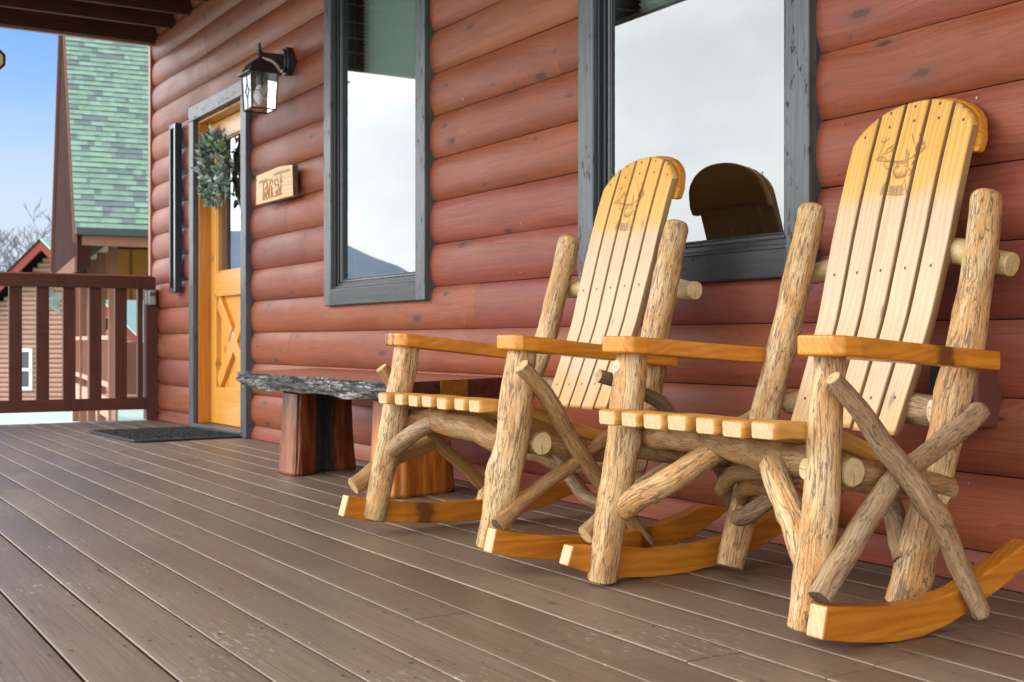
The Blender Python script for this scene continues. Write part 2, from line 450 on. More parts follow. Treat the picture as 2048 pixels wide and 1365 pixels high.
def mat_back():
    """chair back: honey varnish on top, worn pale below, a burnt drawing"""
    t = T('chair_back_pine'); g = t.gc()
    burn = t.attr('burn'); up = t.attr('hgt')
    warp = t.noise(t.sc(g, (2.0, 12, 12)), 1, 2)
    x, y, z = t.sep(g)
    ring = t.mr(t.m('SINE', t.m('ADD', t.m('MULTIPLY', y, 420.0), t.m('MULTIPLY', warp, 30.0))), -1, 1)
    streak = t.noise(t.sc(g, (2.0, 80, 60)), 1, 5, 0.65, 0.4)
    fine = t.noise(t.sc(g, (14, 600, 500)), 1, 2, 0.6)
    broad = t.noise(t.sc(g, (4, 11, 11)), 1, 3)
    f = t.m('ADD', t.m('MULTIPLY', ring, 0.25), t.m('ADD', t.m('MULTIPLY', streak, 0.5), t.m('MULTIPLY', broad, 0.4)))
    honey = t.mix(t.mr(f, 0.35, 0.8), (0.72, 0.41, 0.115), (0.62, 0.31, 0.065))
    pale = t.mix(t.mr(f, 0.35, 0.8), (0.585, 0.425, 0.265), (0.505, 0.35, 0.205))
    wob = t.m('MULTIPLY', t.m('SUBTRACT', t.noise(t.sc(g, (9, 22, 22)), 1, 3), 0.5), 0.07)
    hh = t.m('ADD', up, wob)
    top = t.mr(hh, 0.885, 0.955)
    low = t.m('MULTIPLY', t.mr(t.m('ADD', up, t.m('MULTIPLY', wob, 4.0)), 0.52, 0.36), t.mr(broad, 0.3, 0.6, 0.35, 0.85))
    base = t.mix(t.m('MAXIMUM', top, low), pale, honey)
    core, halo, near = knotmask(t, g, 3.4, 9.0, 0.72, 0.085)
    base = t.mix(t.m('MULTIPLY', halo, 0.25), base, (0.42, 0.26, 0.12))
    base = t.mix(t.m('MULTIPLY', core, 0.75), base, (0.22, 0.13, 0.09))
    base = t.mix(t.m('MULTIPLY', t.mr(fine, 0.5, 0.75), 0.18), base, (0.36, 0.18, 0.06))
    base = t.mix(t.m('MULTIPLY', burn, 0.92), base, (0.17, 0.052, 0.014))
    h = t.m('ADD', t.m('MULTIPLY', ring, 0.4), t.m('SUBTRACT', t.m('MULTIPLY', fine, 0.6), burn))
    return t.done(base, 0.38, t.bump(h, 0.12, 0.002), 0.35, coat=0.1, coatr=0.25)

def mat_casing(name='sheen_weathered_trim', k=1.0):
    t = T(name); g = t.gc()
    streak = t.noise(t.sc(g, (2.5, 90, 60)), 1, 5, 0.7, 0.3)
    broad = t.noise(t.sc(g, (4, 10, 10)), 1, 4)
    core, halo, near = knotmask(t, g, 3.0, 9.0, 0.4, 0.09)
    tear = t.m('MULTIPLY', t.mr(t.noise(t.sc(g, (22, 60, 40)), 1, 4, 0.75), 0.57, 0.63), t.mr(broad, 0.45, 0.58))
    base = t.mix(t.mr(streak, 0.35, 0.65), (0.040 * k, 0.044 * k, 0.048 * k), (0.085 * k, 0.093 * k, 0.101 * k))
    base = t.mix(t.m('MULTIPLY', t.mr(broad, 0.5, 0.75), 0.7), base, (0.025, 0.028, 0.032))
    dk = t.m('MAXIMUM', t.m('MULTIPLY', core, 0.9), tear)
    base = t.mix(dk, base, (0.012, 0.013, 0.016))
    h = t.m('SUBTRACT', streak, dk)
    return t.done(base, t.m('MULTIPLY_ADD', dk, 0.3, 0.40), t.bump(h, 0.3, 0.003), 0.55)

def mat_char():
    """live edge: charred black with silvery checked ridges"""
    t = T('charred_live_edge'); g = t.gc()
    wv = t.n('ShaderNodeVectorMath', {0: t.n('ShaderNodeTexNoise', {'Vector': t.sc(g, (9, 20, 20)), 'Scale': 1.0, 'Detail': 4.0}).outputs['Color'], 1: (2.5, 2.5, 2.5), 2: t.sc(g, (7, 70, 70))}, operation='MULTIPLY_ADD').outputs[0]
    v = t.voro(wv, 1.0, 'DISTANCE_TO_EDGE')
    cr = t.mr(v.outputs['Distance'], 0.12, 0.02)
    n1 = t.noise(t.sc(g, (8, 110, 110)), 1, 5, 0.7)
    n2 = t.noise(t.sc(g, (3, 8, 8)), 1, 3)
    base = t.mix(t.mr(n1, 0.38, 0.62), (0.055, 0.052, 0.050), (0.32, 0.295, 0.27))
    base = t.mix(t.m('MULTIPLY', t.mr(n2, 0.46, 0.56), 0.8), base, (0.022, 0.022, 0.024))
    base = t.mix(cr, base, (0.012, 0.012, 0.013))
    h = t.m('SUBTRACT', n1, t.m('MULTIPLY', cr, 0.8))
    return t.done(base, 0.5, t.bump(h, 0.9, 0.008), 0.5)

def mat_stump(name='oiled_stump', ca=(0.30, 0.082, 0.016), cb=(0.115, 0.024, 0.008)):
    """red-brown oiled stump, charred hollow where attribute char = 1"""
    t = T(name); g = t.gc(); ch = t.attr('char')
    streak = t.noise(t.sc(g, (3, 30, 30)), 1, 5, 0.65, 0.7)
    fine = t.noise(t.sc(g, (9, 160, 160)), 1, 3, 0.6)
    broad = t.noise(t.sc(g, (3, 7, 7)), 1, 4)
    base = t.mix(t.mr(streak, 0.36, 0.64), ca, cb)
    base = t.mix(t.m('MULTIPLY', t.mr(broad, 0.5, 0.7), 0.7), base, (0.10, 0.022, 0.010))
    base = t.mix(t.m('MULTIPLY', t.mr(fine, 0.52, 0.75), 0.5), base, (0.06, 0.018, 0.008))
    cm = t.mr(t.m('ADD', ch, t.m('MULTIPLY', t.m('SUBTRACT', streak, 0.5), 0.9)), 0.42, 0.62)
    base = t.mix(cm, base, t.mix(t.mr(fine, 0.55, 0.75), (0.012, 0.011, 0.011), (0.10, 0.09, 0.08)))
    h = t.m('ADD', streak, t.m('MULTIPLY', fine, 0.4))
    return t.done(base, t.m('MULTIPLY_ADD', cm, 0.35, 0.32), t.bump(h, 0.5, 0.006), 0.5, coat=0.2)

def mat_glass(name, refl, tint=(0.9, 0.97, 0.95)):
    """coated pane: part mirror, part clear"""
    t = T(name)
    gl = t.n('ShaderNodeBsdfGlossy', {'Color': (0.93, 0.97, 0.97), 'Roughness': 0.0})
    tr = t.n('ShaderNodeBsdfTransparent', {'Color': tint})
    fr = t.n('ShaderNodeFresnel', {'IOR': 1.45}).outputs[0]
    f = t.m('MINIMUM', t.m('ADD', fr, refl), 1.0)
    mx = t.n('ShaderNodeMixShader', {0: f, 1: tr.outputs[0], 2: gl.outputs[0]})
    t.nt.links.new(mx.outputs[0], t.out.inputs[0])
    return t.mat

def mat_shingle():
    t = T('green_shingle'); a = t.attr('shade'); g = t.n('ShaderNodeTexCoord').outputs['Object']
    gr = t.noise(g, 60, 2, 0.6)
    c = t.n('ShaderNodeValToRGB', {0: a})
    r = c.color_ramp; r.interpolation = 'CONSTANT'
    r.elements[0].position = 0.0; r.elements[0].color = (0.15, 0.18, 0.175, 1)
    r.elements[1].position = 0.16; r.elements[1].color = (0.20, 0.275, 0.22, 1)
    for p, col in ((0.34, (0.20, 0.315, 0.23)), (0.6, (0.245, 0.375, 0.275)), (0.8, (0.225, 0.345, 0.23))):
        e = r.elements.new(p); e.color = (*col, 1)
    base = t.mix(t.mr(gr, 0.35, 0.7), c.outputs[0], tuple([0.12, 0.16, 0.14]))
    base = t.mix(0.75, base, c.outputs[0])
    return t.done(base, 0.85, None, 0.3)

M = {}
M['wall'] = mat_wall()
M['deck'] = mat_deck()
M['bark'] = mat_bark('pale_post_bark', (0.66, 0.47, 0.25), (0.54, 0.27, 0.085), (0.13, 0.088, 0.055))
M['twig'] = mat_bark('brown_branch_bark', (0.42, 0.265, 0.125), (0.33, 0.15, 0.045), (0.09, 0.055, 0.032), 1.3, 0.65, 0.035)
M['twig2'] = mat_bark('grey_branch_bark', (0.42, 0.295, 0.175), (0.33, 0.18, 0.08), (0.08, 0.058, 0.04), 1.2, 0.75, 0.035)
M['cut'] = mat_cut('sawn_log_end', (0.60, 0.45, 0.24), (0.50, 0.33, 0.14))
def mat_scar():
    t = T('pale_branch_scar'); g = t.n('ShaderNodeTexCoord').outputs['Generated']
    x, y, z = t.sep(g)
    d = t.m('SQRT', t.m('ADD', t.m('POWER', t.m('SUBTRACT', x, 0.5), 2.0), t.m('POWER', t.m('SUBTRACT', z, 0.5), 2.0)))
    d = t.m('ADD', d, t.m('MULTIPLY', t.m('SUBTRACT', t.noise(g, 5, 3), 0.5), 0.1))
    rg = t.m('MULTIPLY', t.mr(d, 0.14, 0.18), t.mr(d, 0.25, 0.20))
    base = t.mix(t.m('MULTIPLY', rg, 0.8), (0.62, 0.49, 0.30), (0.22, 0.16, 0.10))
    return t.done(base, 0.5, None, 0.4)
M['scar'] = mat_scar()
M['slatside'] = mat_board('brown_slat_edge', (0.40, 0.26, 0.13), (0.28, 0.165, 0.075), 0.6, 0.0, False, 0.3, spec=0.2)  # browner tone for the side faces of the back slats
M['screw'] = plain('rusty_screw_head', (0.085, 0.045, 0.022), 0.5, 0.4, 200)
M['cutdark'] = mat_cut('dark_sawn_end', (0.13, 0.10, 0.075), (0.07, 0.05, 0.035))
M['dome'] = mat_cut('varnished_post_top', (0.52, 0.31, 0.10), (0.42, 0.21, 0.055))
M['honey'] = mat_board('honey_varnished_pine', (0.66, 0.27, 0.026), (0.48, 0.155, 0.010), 0.33, 0.15, ks=0.15, spec=0.35)
M['rock'] = mat_board('amber_rocker_pine', (0.54, 0.205, 0.022), (0.38, 0.115, 0.009), 0.36, 0.15, True, 0.25, 0.14, 0.35)
M['endgrain'] = mat_board('pale_end_grain', (0.60, 0.43, 0.25), (0.50, 0.31, 0.14), 0.5, 0.05, False, 0.3)
M['seat'] = mat_board('seat_slat_pine', (0.64, 0.34, 0.085), (0.46, 0.20, 0.035), 0.36, 0.12, spec=0.35)
M['plank'] = mat_board('split_plank', (0.40, 0.23, 0.085), (0.26, 0.13, 0.04), 0.5, 0.1)
M['plankdark'] = mat_board('dark_split_plank', (0.15, 0.10, 0.06), (0.09, 0.055, 0.03), 0.5, 0.1)
M['back'] = mat_back()
M['casing'] = mat_casing()  # base greyed to carry sky sheen in the side casings' colour
M['casing_dark'] = mat_casing('black_weathered_trim', 0.22)  # darker copy of the same trim for window bottoms, sheen left out
M['char'] = mat_char()
M['stump'] = mat_stump()
M['stump2'] = mat_stump('orange_oiled_stump', (0.56, 0.20, 0.022), (0.34, 0.09, 0.012))
M['bench'] = mat_board('red_varnished_slab', (0.34, 0.12, 0.045), (0.20, 0.06, 0.022), 0.16, 0.5)
M['slabend'] = plain('rough_slab_end', (0.10, 0.032, 0.02), 0.6, 0.6, 30, bump=0.6)
M['vinyl'] = plain('black_window_frame', (0.020, 0.021, 0.023), 0.34, 0.12, 20, bump=0.02)
M['vinyl2'] = plain('grey_window_sash', (0.055, 0.058, 0.064), 0.3, 0.1, 20, bump=0.02)
M['gap'] = plain('dark_gap', (0.012, 0.011, 0.010), 0.8, 0.2, 5)
M['glassA'] = mat_glass('outer_pane', 0.16, (0.99, 1.0, 0.995))
M['glassB'] = mat_glass('coated_inner_pane', 0.42, (0.97, 1.0, 0.985))
M['dglass'] = mat_glass('door_pane', 0.24)
M['blind'] = plain('sage_cellular_blind', (0.78, 0.84, 0.80), 0.8, 0.03, 3)
M['room'] = plain('dark_room_wall', (0.16, 0.10, 0.06), 0.8, 0.3, 3)
M['door'] = mat_board('golden_door_pine', (0.72, 0.345, 0.055), (0.64, 0.275, 0.038), 0.34, 0.3, True, 0.12)
M['jamb'] = mat_board('amber_jamb_pine', (0.55, 0.205, 0.018), (0.42, 0.13, 0.010), 0.36, 0.3, True, 0.15)
M['joist'] = mat_board('dark_joist_stain', (0.085, 0.026, 0.017), (0.055, 0.016, 0.011), 0.7, 0.0, True, 0.2, 0.1, 0.15)
M['rail'] = mat_board('dark_rail_stain', (0.110, 0.036, 0.024), (0.078, 0.024, 0.016), 0.55, 0.0, True, 0.2, 0.1, 0.25)
M['corner'] = mat_board('corner_board_stain', (0.33, 0.14, 0.09), (0.23, 0.085, 0.05), 0.45, 0.0)
M['steel'] = plain('brushed_metal', (0.40, 0.41, 0.42), 0.35, 0.15, 30, metal=0.7, bump=0.05)
M['iron'] = plain('black_cast_metal', (0.022, 0.020, 0.021), 0.36, 0.3, 30, bump=0.15)
M['rubber'] = plain('charcoal_mat_pile', (0.040, 0.044, 0.050), 0.9, 0.5, 60, bump=0.8)
M['grey'] = plain('grey_lockbox_plastic', (0.33, 0.31, 0.30), 0.45, 0.08, 20)
M['darkgrey'] = plain('dark_grey_plastic', (0.06, 0.07, 0.075), 0.4, 0.1, 20)
M['brownbox'] = plain('brown_plastic_cover', (0.14, 0.045, 0.035), 0.3, 0.1, 15)
M['slateblack'] = plain('slate_black_plastic', (0.022, 0.026, 0.031), 0.4, 0.1, 15)
M['lampglass'] = mat_glass('clear_lantern_pane', 0.10, (0.97, 0.98, 0.98))
M['bulb'] = plain('frosted_bulb', (0.80, 0.78, 0.72), 0.35, 0.03, 20)
M['signwood'] = mat_board('pale_sign_pine', (0.70, 0.43, 0.18), (0.56, 0.29, 0.09), 0.5, 0.1)
M['bark_edge'] = plain('sign_bark_edge', (0.10, 0.05, 0.03), 0.8, 0.4, 40, bump=0.5)
M['burnt'] = plain('burnt_wood', (0.38, 0.165, 0.06), 0.7, 0.35, 90)
M['ink'] = plain('pale_green_ink', (0.40, 0.36, 0.17), 0.7, 0.2, 90)
M['nail'] = plain('dark_nail_head', (0.05, 0.035, 0.03), 0.4, 0.3, 60, metal=0.4)
M['nailb'] = plain('bright_nail_head', (0.26, 0.22, 0.20), 0.4, 0.2, 60, metal=0.3)
M['yellowpatch'] = plain('dull_yellow_patch', (0.34, 0.20, 0.03), 0.4, 0.4, 50, metal=0.5)
M['shingle'] = mat_shingle()
M['nbrown'] = plain('neighbour_brown_paint', (0.034, 0.0115, 0.009), 0.9, 0.12, 2, 0.05)
M['nlight'] = plain('neighbour_redwood_trim', (0.17, 0.075, 0.052), 0.85, 0.1, 2, 0.15)
M['npink'] = plain('neighbour_pale_beam', (0.42, 0.27, 0.21), 0.85, 0.1, 2, 0.15)
M['npost'] = plain('neighbour_post_stain', (0.235, 0.100, 0.066), 0.85, 0.1, 2, 0.15)
M['yellow'] = mat_board('amber_knotty_pine', (0.60, 0.235, 0.03), (0.46, 0.145, 0.014), 0.4, 0.05, True, 0.1, 0.2)
M['gutter'] = plain('dark_green_gutter', (0.030, 0.037, 0.030), 0.35, 0.1, 3)
M['redtrim'] = plain('red_rake_trim', (0.25, 0.058, 0.048), 0.85, 0.1, 2, 0.15)
M['fsiding'] = plain('far_log_siding', (0.42, 0.245, 0.185), 0.8, 0.1, 1, 0.15)
M['white'] = plain('white_window_trim', (0.78, 0.80, 0.78), 0.4, 0.03, 4)
M['pane'] = plain('grey_window_pane', (0.06, 0.075, 0.08), 0.12, 0.1, 1)
M['star'] = plain('galvanised_star', (0.35, 0.42, 0.38), 0.4, 0.2, 4, metal=0.3)
M['mint'] = plain('pale_mint_roof', (0.46, 0.66, 0.52), 0.85, 0.05, 1, 0.1)
M['treebark'] = plain('grey_tree_bark', (0.13, 0.12, 0.12), 0.9, 0.3, 4)

# leaves: colour by per-leaf value
def mat_leaf():
    t = T('wreath_leaf'); a = t.attr('shade'); g = t.gc()
    c = t.n('ShaderNodeValToRGB', {0: a}); r = c.color_ramp
    r.elements[0].color = (0.05, 0.085, 0.06, 1); r.elements[1].color = (0.30, 0.44, 0.05, 1)
    for p, col in ((0.3, (0.20, 0.27, 0.215)), (0.5, (0.38, 0.46, 0.41)), (0.84, (0.66, 0.72, 0.69)), (0.9, (0.26, 0.40, 0.05))):
        e = r.elements.new(p); e.color = (*col, 1)
    n = t.noise(t.sc(g, (60, 60, 60)), 1, 2)
    base = t.mix(t.mr(n, 0.3, 0.7), c.outputs[0], (0.05, 0.08, 0.05)); base = t.mix(0.7, base, c.outputs[0])
    return t.done(base, 0.45, None, 0.5)
M['leaf'] = mat_leaf()
def mat_ground():
    t = T('pale_ground'); g = t.n('ShaderNodeTexCoord').outputs['Object']
    a = t.noise(g, 0.25, 5, 0.6); b = t.noise(g, 3.0, 4, 0.6)
    base = t.mix(t.mr(a, 0.35, 0.65), (0.40, 0.55, 0.44), (0.48, 0.62, 0.52))
    base = t.mix(t.m('MULTIPLY', t.mr(b, 0.5, 0.8), 0.4), base, (0.36, 0.42, 0.35))
    return t.done(base, 0.9, None, 0.05)
M['ground'] = mat_ground()
def mat_hill():
    t = T('hazed_forest_hills'); g = t.n('ShaderNodeTexCoord').outputs['Object']
    a = t.noise(g, 0.004, 6, 0.65); b = t.noise(g, 0.03, 4, 0.6)
    base = t.mix(t.mr(a, 0.35, 0.65), (0.30, 0.38, 0.48), (0.34, 0.42, 0.52))  # distance haze painted as blue-grey into the hill colour
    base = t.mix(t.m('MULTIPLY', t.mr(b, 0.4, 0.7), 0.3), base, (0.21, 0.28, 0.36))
    return t.done(base, 0.95, None, 0.1)
M['hill'] = mat_hill()

# ------------------------------------------------------------------ the cabin
YW = 2.459            # plane of the grooves between the logs
cabin = thing('log_cabin', (-4.0, YW, 0), 'red-brown log-sided cabin with black-trimmed windows, golden door and porch roof', 'cabin')

PITCH, Z0 = 0.1828, 0.6254
BULGE = 0.0245
OPEN = [  # x0, x1, z0, z1 : holes in the siding (just inside the casings' outer edges)
    (-8.075, -6.975, -0.1, 2.105),
    (-5.772, -4.695, 0.77, 2.44),
    (-3.498, -2.432, 0.77, 2.44),
]
def log_y(t):
    a = abs(t)
    return BULGE * max(0.0, 1 - a ** 2.7) ** 0.85

wall = MB()
def log_piece(x0, x1, zlo, zhi, zA, zB, rnd, off):
    """one D-log from x0 to x1, its section clipped to zA..zB"""
    nz = 18
    zs = [zlo + (zhi - zlo) * (0.5 - 0.5 * math.cos(math.pi * k / nz)) for k in range(nz + 1)]
    zs = [z for z in zs if zA - 1e-6 <= z <= zB + 1e-6]
    if not zs or zs[0] > zA + 1e-4: zs.insert(0, zA)
    if zs[-1] < zB - 1e-4: zs.append(zB)
    nx = max(1, int((x1 - x0) / 0.35))
    xs = [x0 + (x1 - x0) * k / nx for k in range(nx + 1)]
    grid = []
    for x in xs:
        row = []
        for z in zs:
            tt = (z - (zlo + zhi) / 2) / ((zhi - zlo) / 2)
            wob = 0.0018 * noise.noise(Vector((x * 1.3, z * 6, off)))
            y = YW - log_y(min(1, abs(tt))) - wob
            row.append(wall.vert((x, y, z + 0.0015 * noise.noise(Vector((x * 0.9, off, 3.3)))), (x + off * 7.3, z - zlo + off * 3.1, off * 2.0), rnd=rnd))
        grid.append(row)
    for i in range(len(xs) - 1):
        for j in range(len(zs) - 1):
            wall.face((grid[i][j], grid[i + 1][j], grid[i + 1][j + 1], grid[i][j + 1]))
    # cut ends and any clipped edge run back to the sheathing
    for row, rev in ((grid[0], False), (grid[-1], True)):
        f = [wall.vert(wall.v[i], wall.g[i], rnd=rnd) for i in row]
        b = [wall.vert((wall.v[i][0], YW + 0.004, wall.v[i][2]), wall.g[i], rnd=rnd) for i in row]
        for j in range(len(row) - 1):
            q = (f[j], f[j + 1], b[j + 1], b[j])
            wall.face(q[::-1] if rev else q, 0, False)
    for j, rev in ((0, False), (len(zs) - 1, True)):
        f = [wall.vert(wall.v[g_[j]], wall.g[g_[j]], rnd=rnd) for g_ in grid]
        b = [wall.vert((wall.v[g_[j]][0], YW + 0.004, wall.v[g_[j]][2]), wall.g[g_[j]], rnd=rnd) for g_ in grid]
        for i in range(len(xs) - 1):
            q = (f[i], f[i + 1], b[i + 1], b[i])
            wall.face(q[::-1] if not rev else q, 0, False)

XL_END, XR_END = -9.13, 1.6
rl = random.Random(11)
for k in range(-4, 14):
    zlo, zhi = Z0 + PITCH * k, Z0 + PITCH * (k + 1)
    zc = max(zlo, 0.004)
    if zhi <= zc: continue
    # butt joints along the course
    cuts = [XL_END]
    x = XL_END + rl.uniform(1.2, 3.6)
    while x < XR_END - 0.8:
        cuts.append(x); x += rl.uniform(2.8, 4.9)
    cuts.append(XR_END)
    for a, b in zip(cuts[:-1], cuts[1:]):
        rnd, off = rl.random(), rl.uniform(0, 9)
        xs = sorted({a, b, *[v for o in OPEN for v in (o[0], o[1]) if a < v < b]})
        for p, q in zip(xs[:-1], xs[1:]):
            mid = (p + q) / 2
            spans = [(zc, zhi)]
            for o in OPEN:
                if o[0] < mid < o[1]:
                    new = []
                    for s0, s1 in spans:
                        if o[2] > s0: new.append((s0, min(s1, o[2])))
                        if o[3] < s1: new.append((max(s0, o[3]), s1))
                    spans = [s for s in new if s[1] - s[0] > 0.004]
            g0 = 0.0008 if p == a else 0
            g1 = 0.0008 if q == b else 0
            for s0, s1 in spans:
                log_piece(p + g0, q - g1, zlo, zhi, s0 + (0.0015 if s0 == zlo else 0), s1 - (0.0015 if s1 == zhi else 0), rnd, off)
    # nail heads, two in a column
    rx = random.Random(900 + k)
    x = XL_END + 0.25
    while x < XR_END:
        x += rx.choice((0.41, 0.41, 0.82)) * 1.0
        if any(o[0] - 0.08 < x < o[1] + 0.08 and o[2] - 0.2 < zlo + 0.09 < o[3] + 0.1 for o in OPEN): continue
        for tz in (-0.72, 0.70):
            if rx.random() < 0.18: continue
            zz = (zlo + zhi) / 2 + tz * PITCH / 2 + rx.uniform(-0.006, 0.006)
            if zz < 0.03: continue
            xx = x + rx.uniform(-0.03, 0.03)
            yy = YW - log_y(abs(tz)) - 0.002
            r = 0.0034
            ids = [wall.vert((xx + r * math.cos(a_), yy - 0.001, zz + r * math.sin(a_) * 1.1), rnd=0.5) for a_ in [j * math.pi / 3 for j in range(6)]]
            wall.face(ids, 2 if rx.random() < 0.3 else 1, False)
# sheathing behind, with the same holes
def sheath(x0, x1, z0, z1):
    i = [wall.vert((x, YW + 0.006, z)) for x, z in ((x0, z0), (x1, z0), (x1, z1), (x0, z1))]
    wall.face(i, 3, False)
prev = XL_END
for o in OPEN:
    sheath(prev, o[0], 0, 3.2)
    if o[2] > 0: sheath(o[0], o[1], 0, o[2])
    sheath(o[0], o[1], o[3], 3.2)
    prev = o[1]
sheath(prev, XR_END, 0, 3.2)
wall.build('log_wall', [M['wall'], M['nail'], M['nailb'], M['gap']], cabin)

# end wall of the house (round the corner) and the corner board
ew = MB()
ew.box(-9.128, -9.10, YW + 0.02, 7.5, -1.6, 3.2, 0.0)
ew.box(XL_END, 1.6, YW + 1.9, YW + 2.0, -0.1, 3.2, 0.0)
ew.box(1.57, 1.6, YW + 0.02, 7.5, -1.6, 3.2, 0.0)
ew.build('end_wall', [M['corner']], cabin)
cb = MB()
cb.box(-9.185, -9.1296, YW - 0.035, YW + 0.09, 0.0, 2.765, 0.004, 'z')
cb.build('corner_board', [M['corner']], cabin)

# ---- porch roof: ceiling, joists, beams
rf = MB()
rf.box(-9.09, 2.2, -0.30, YW - 0.05, 2.975, 3.02, 0.0, 'x')
rf.box(-9.4, 2.4, -0.6, 8.0, 3.021, 3.10, 0.0, 'x')
rf.build('porch_ceiling', [M['joist']], cabin)
jx = [-9.05, -8.6, -8.19] + [-8.19 + 0.41 * k for k in range(1, 26)]
for i, x in enumerate(jx):
    j = MB()
    y1 = YW - 0.003 if i else YW + 0.02
    j.box(x - 0.021, x + 0.021, -0.02, y1, 2.770 if i else 2.757, 2.973, 0.003, 'y')
    j.build('joist', [M['joist']], cabin)
    if i == 0:
        j = MB(); j.box(x - 0.062, x - 0.0225, -0.25, YW + 0.1, 2.748, 2.974, 0.003, 'y'); j.build('rim_board', [M['corner']], cabin)
bm_ = MB()
bm_.box(-9.3, 2.2, -0.115, -0.0215, 2.752, 2.973, 0.004, 'x')
bm_.build('porch_beam', [M['joist']], cabin)

# ---- windows
def frame_ring(mb, x0, x1, z0, z1, w, y0, y1, bev=0.003, mat=0):
    mb.box(x0, x0 + w, y0, y1, z0, z1, bev, 'z', mat)
    mb.box(x1 - w, x1, y0, y1, z0, z1, bev, 'z', mat)
    mb.box(x0 + w + 0.0002, x1 - w - 0.0002, y0, y1, z0, z0 + w, bev, 'x', mat)
    mb.box(x0 + w + 0.0002, x1 - w - 0.0002, y0, y1, z1 - w, z1, bev, 'x', mat)

def window(x0, x1, z0, z1, cw=0.09):
    w = thing('window', ((x0 + x1) / 2, YW - 0.05, z0), parent=cabin)
    c = MB()
    yf, yb = YW - 0.052, YW + 0.003
    c.box(x0, x0 + cw, yf, yb, z0, z1, 0.004, 'z')
    c.box(x1 - cw, x1, yf, yb, z0, z1, 0.004, 'z')
    c.box(x0 + cw + 0.0008, x1 - cw - 0.0008, yf + 0.0015, yb, z0, z0 + cw - 0.008, 0.004, 'x', mat=1)
    c.box(x0 + cw + 0.0008, x1 - cw - 0.0008, yf + 0.0015, yb, z1 - cw, z1, 0.004, 'x')
    c.build('casing', [M['casing'], M['casing_dark']], w)
    ix0, ix1, iz0, iz1 = x0 + cw, x1 - cw, z0 + cw - 0.008, z1 - cw
    f = MB()
    frame_ring(f, ix0 + 0.001, ix1 - 0.001, iz0 + 0.001, iz1 - 0.001, 0.012, YW - 0.036, YW + 0.06, 0.002)
    frame_ring(f, ix0 + 0.0135, ix1 - 0.0135, iz0 + 0.0135, iz1 - 0.0135, 0.016, YW - 0.022, YW + 0.06, 0.002)
    f.build('frame', [M['vinyl']], w)
    s = MB()
    a = 0.030
    frame_ring(s, ix0 + a, ix1 - a, iz0 + a, iz1 - a, 0.014, YW - 0.014, YW + 0.05, 0.006)
    s.build('sash', [M['vinyl2']], w)
    a = 0.0445
    b = MB(); frame_ring(b, ix0 + a, ix1 - a, iz0 + a, iz1 - a, 0.006, YW - 0.009, YW + 0.05, 0.002); b.build('glazing_bead', [M['vinyl']], w)
    a = 0.0505
    for nm, y, mt in (('outer_pane', YW - 0.004, 'glassA'), ('inner_pane', YW + 0.010, 'glassB')):
        g = MB()
        i = [g.vert((x, y, z)) for x, z in ((ix0 + a, iz0 + a), (ix1 - a, iz0 + a), (ix1 - a, iz1 - a), (ix0 + a, iz1 - a))]
        g.face(i, 0, False)
        g.build(nm, [M[mt]], w)
    # inner reveal, blind, dark room behind
    r = MB()
    r.box(ix0 - 0.01, ix0 + 0.012, YW + 0.061, YW + 0.26, iz0, iz1, 0, 'z')
    r.box(ix1 - 0.012, ix1 + 0.01, YW + 0.061, YW + 0.26, iz0, iz1, 0, 'z')
    r.box(ix0 + 0.0125, ix1 - 0.0125, YW + 0.061, YW + 0.26, iz0 - 0.01, iz0 + 0.012, 0, 'x')
    r.box(ix0 + 0.0125, ix1 - 0.0125, YW + 0.061, YW + 0.26, iz1 - 0.012, iz1 + 0.01, 0, 'x')
    r.box(ix0 - 0.3, ix1 + 0.3, YW + 1.5, YW + 1.55, iz0 - 0.4, iz1 + 0.3, 0, 'x')
    r.box(ix0 - 0.34, ix0 - 0.301, YW + 0.26, YW + 1.55, iz0 - 0.4, iz1 + 0.3, 0, 'x')
    r.box(ix1 + 0.301, ix1 + 0.34, YW + 0.26, YW + 1.55, iz0 - 0.4, iz1 + 0.3, 0, 'x')
    r.box(ix0 - 0.34, ix1 + 0.34, YW + 0.06, YW + 1.55, iz1 + 0.301, iz1 + 0.34, 0, 'x')
    r.box(ix0 - 0.34, ix1 + 0.34, YW + 0.06, YW + 1.55, iz0 - 0.44, iz0 - 0.401, 0, 'x')
    r.build('inner_reveal', [M['room']], w)
    bl = MB()
    n = int((iz1 - iz0 - 0.02) / 0.0095)
    yb = YW + 0.105
    ids = []
    for k in range(n * 2 + 1):
        z = iz1 - 0.03 - k * 0.0095
        if z < 1.70: break
        y = yb - (0.007 if k % 2 else -0.007)
        ids.append((bl.vert((ix0 + 0.06, y, z)), bl.vert((ix1 - 0.02, y, z))))
    for (a0, a1), (b0, b1) in zip(ids[:-1], ids[1:]):
        bl.face((b0, b1, a1, a0), 0, False)
    bl.build('blind', [M['blind']], w)
    return w
WZ1 = 2.43
window(-5.790, -4.677, 0.751, WZ1)
window(-3.516, -2.412, 0.751, WZ1)

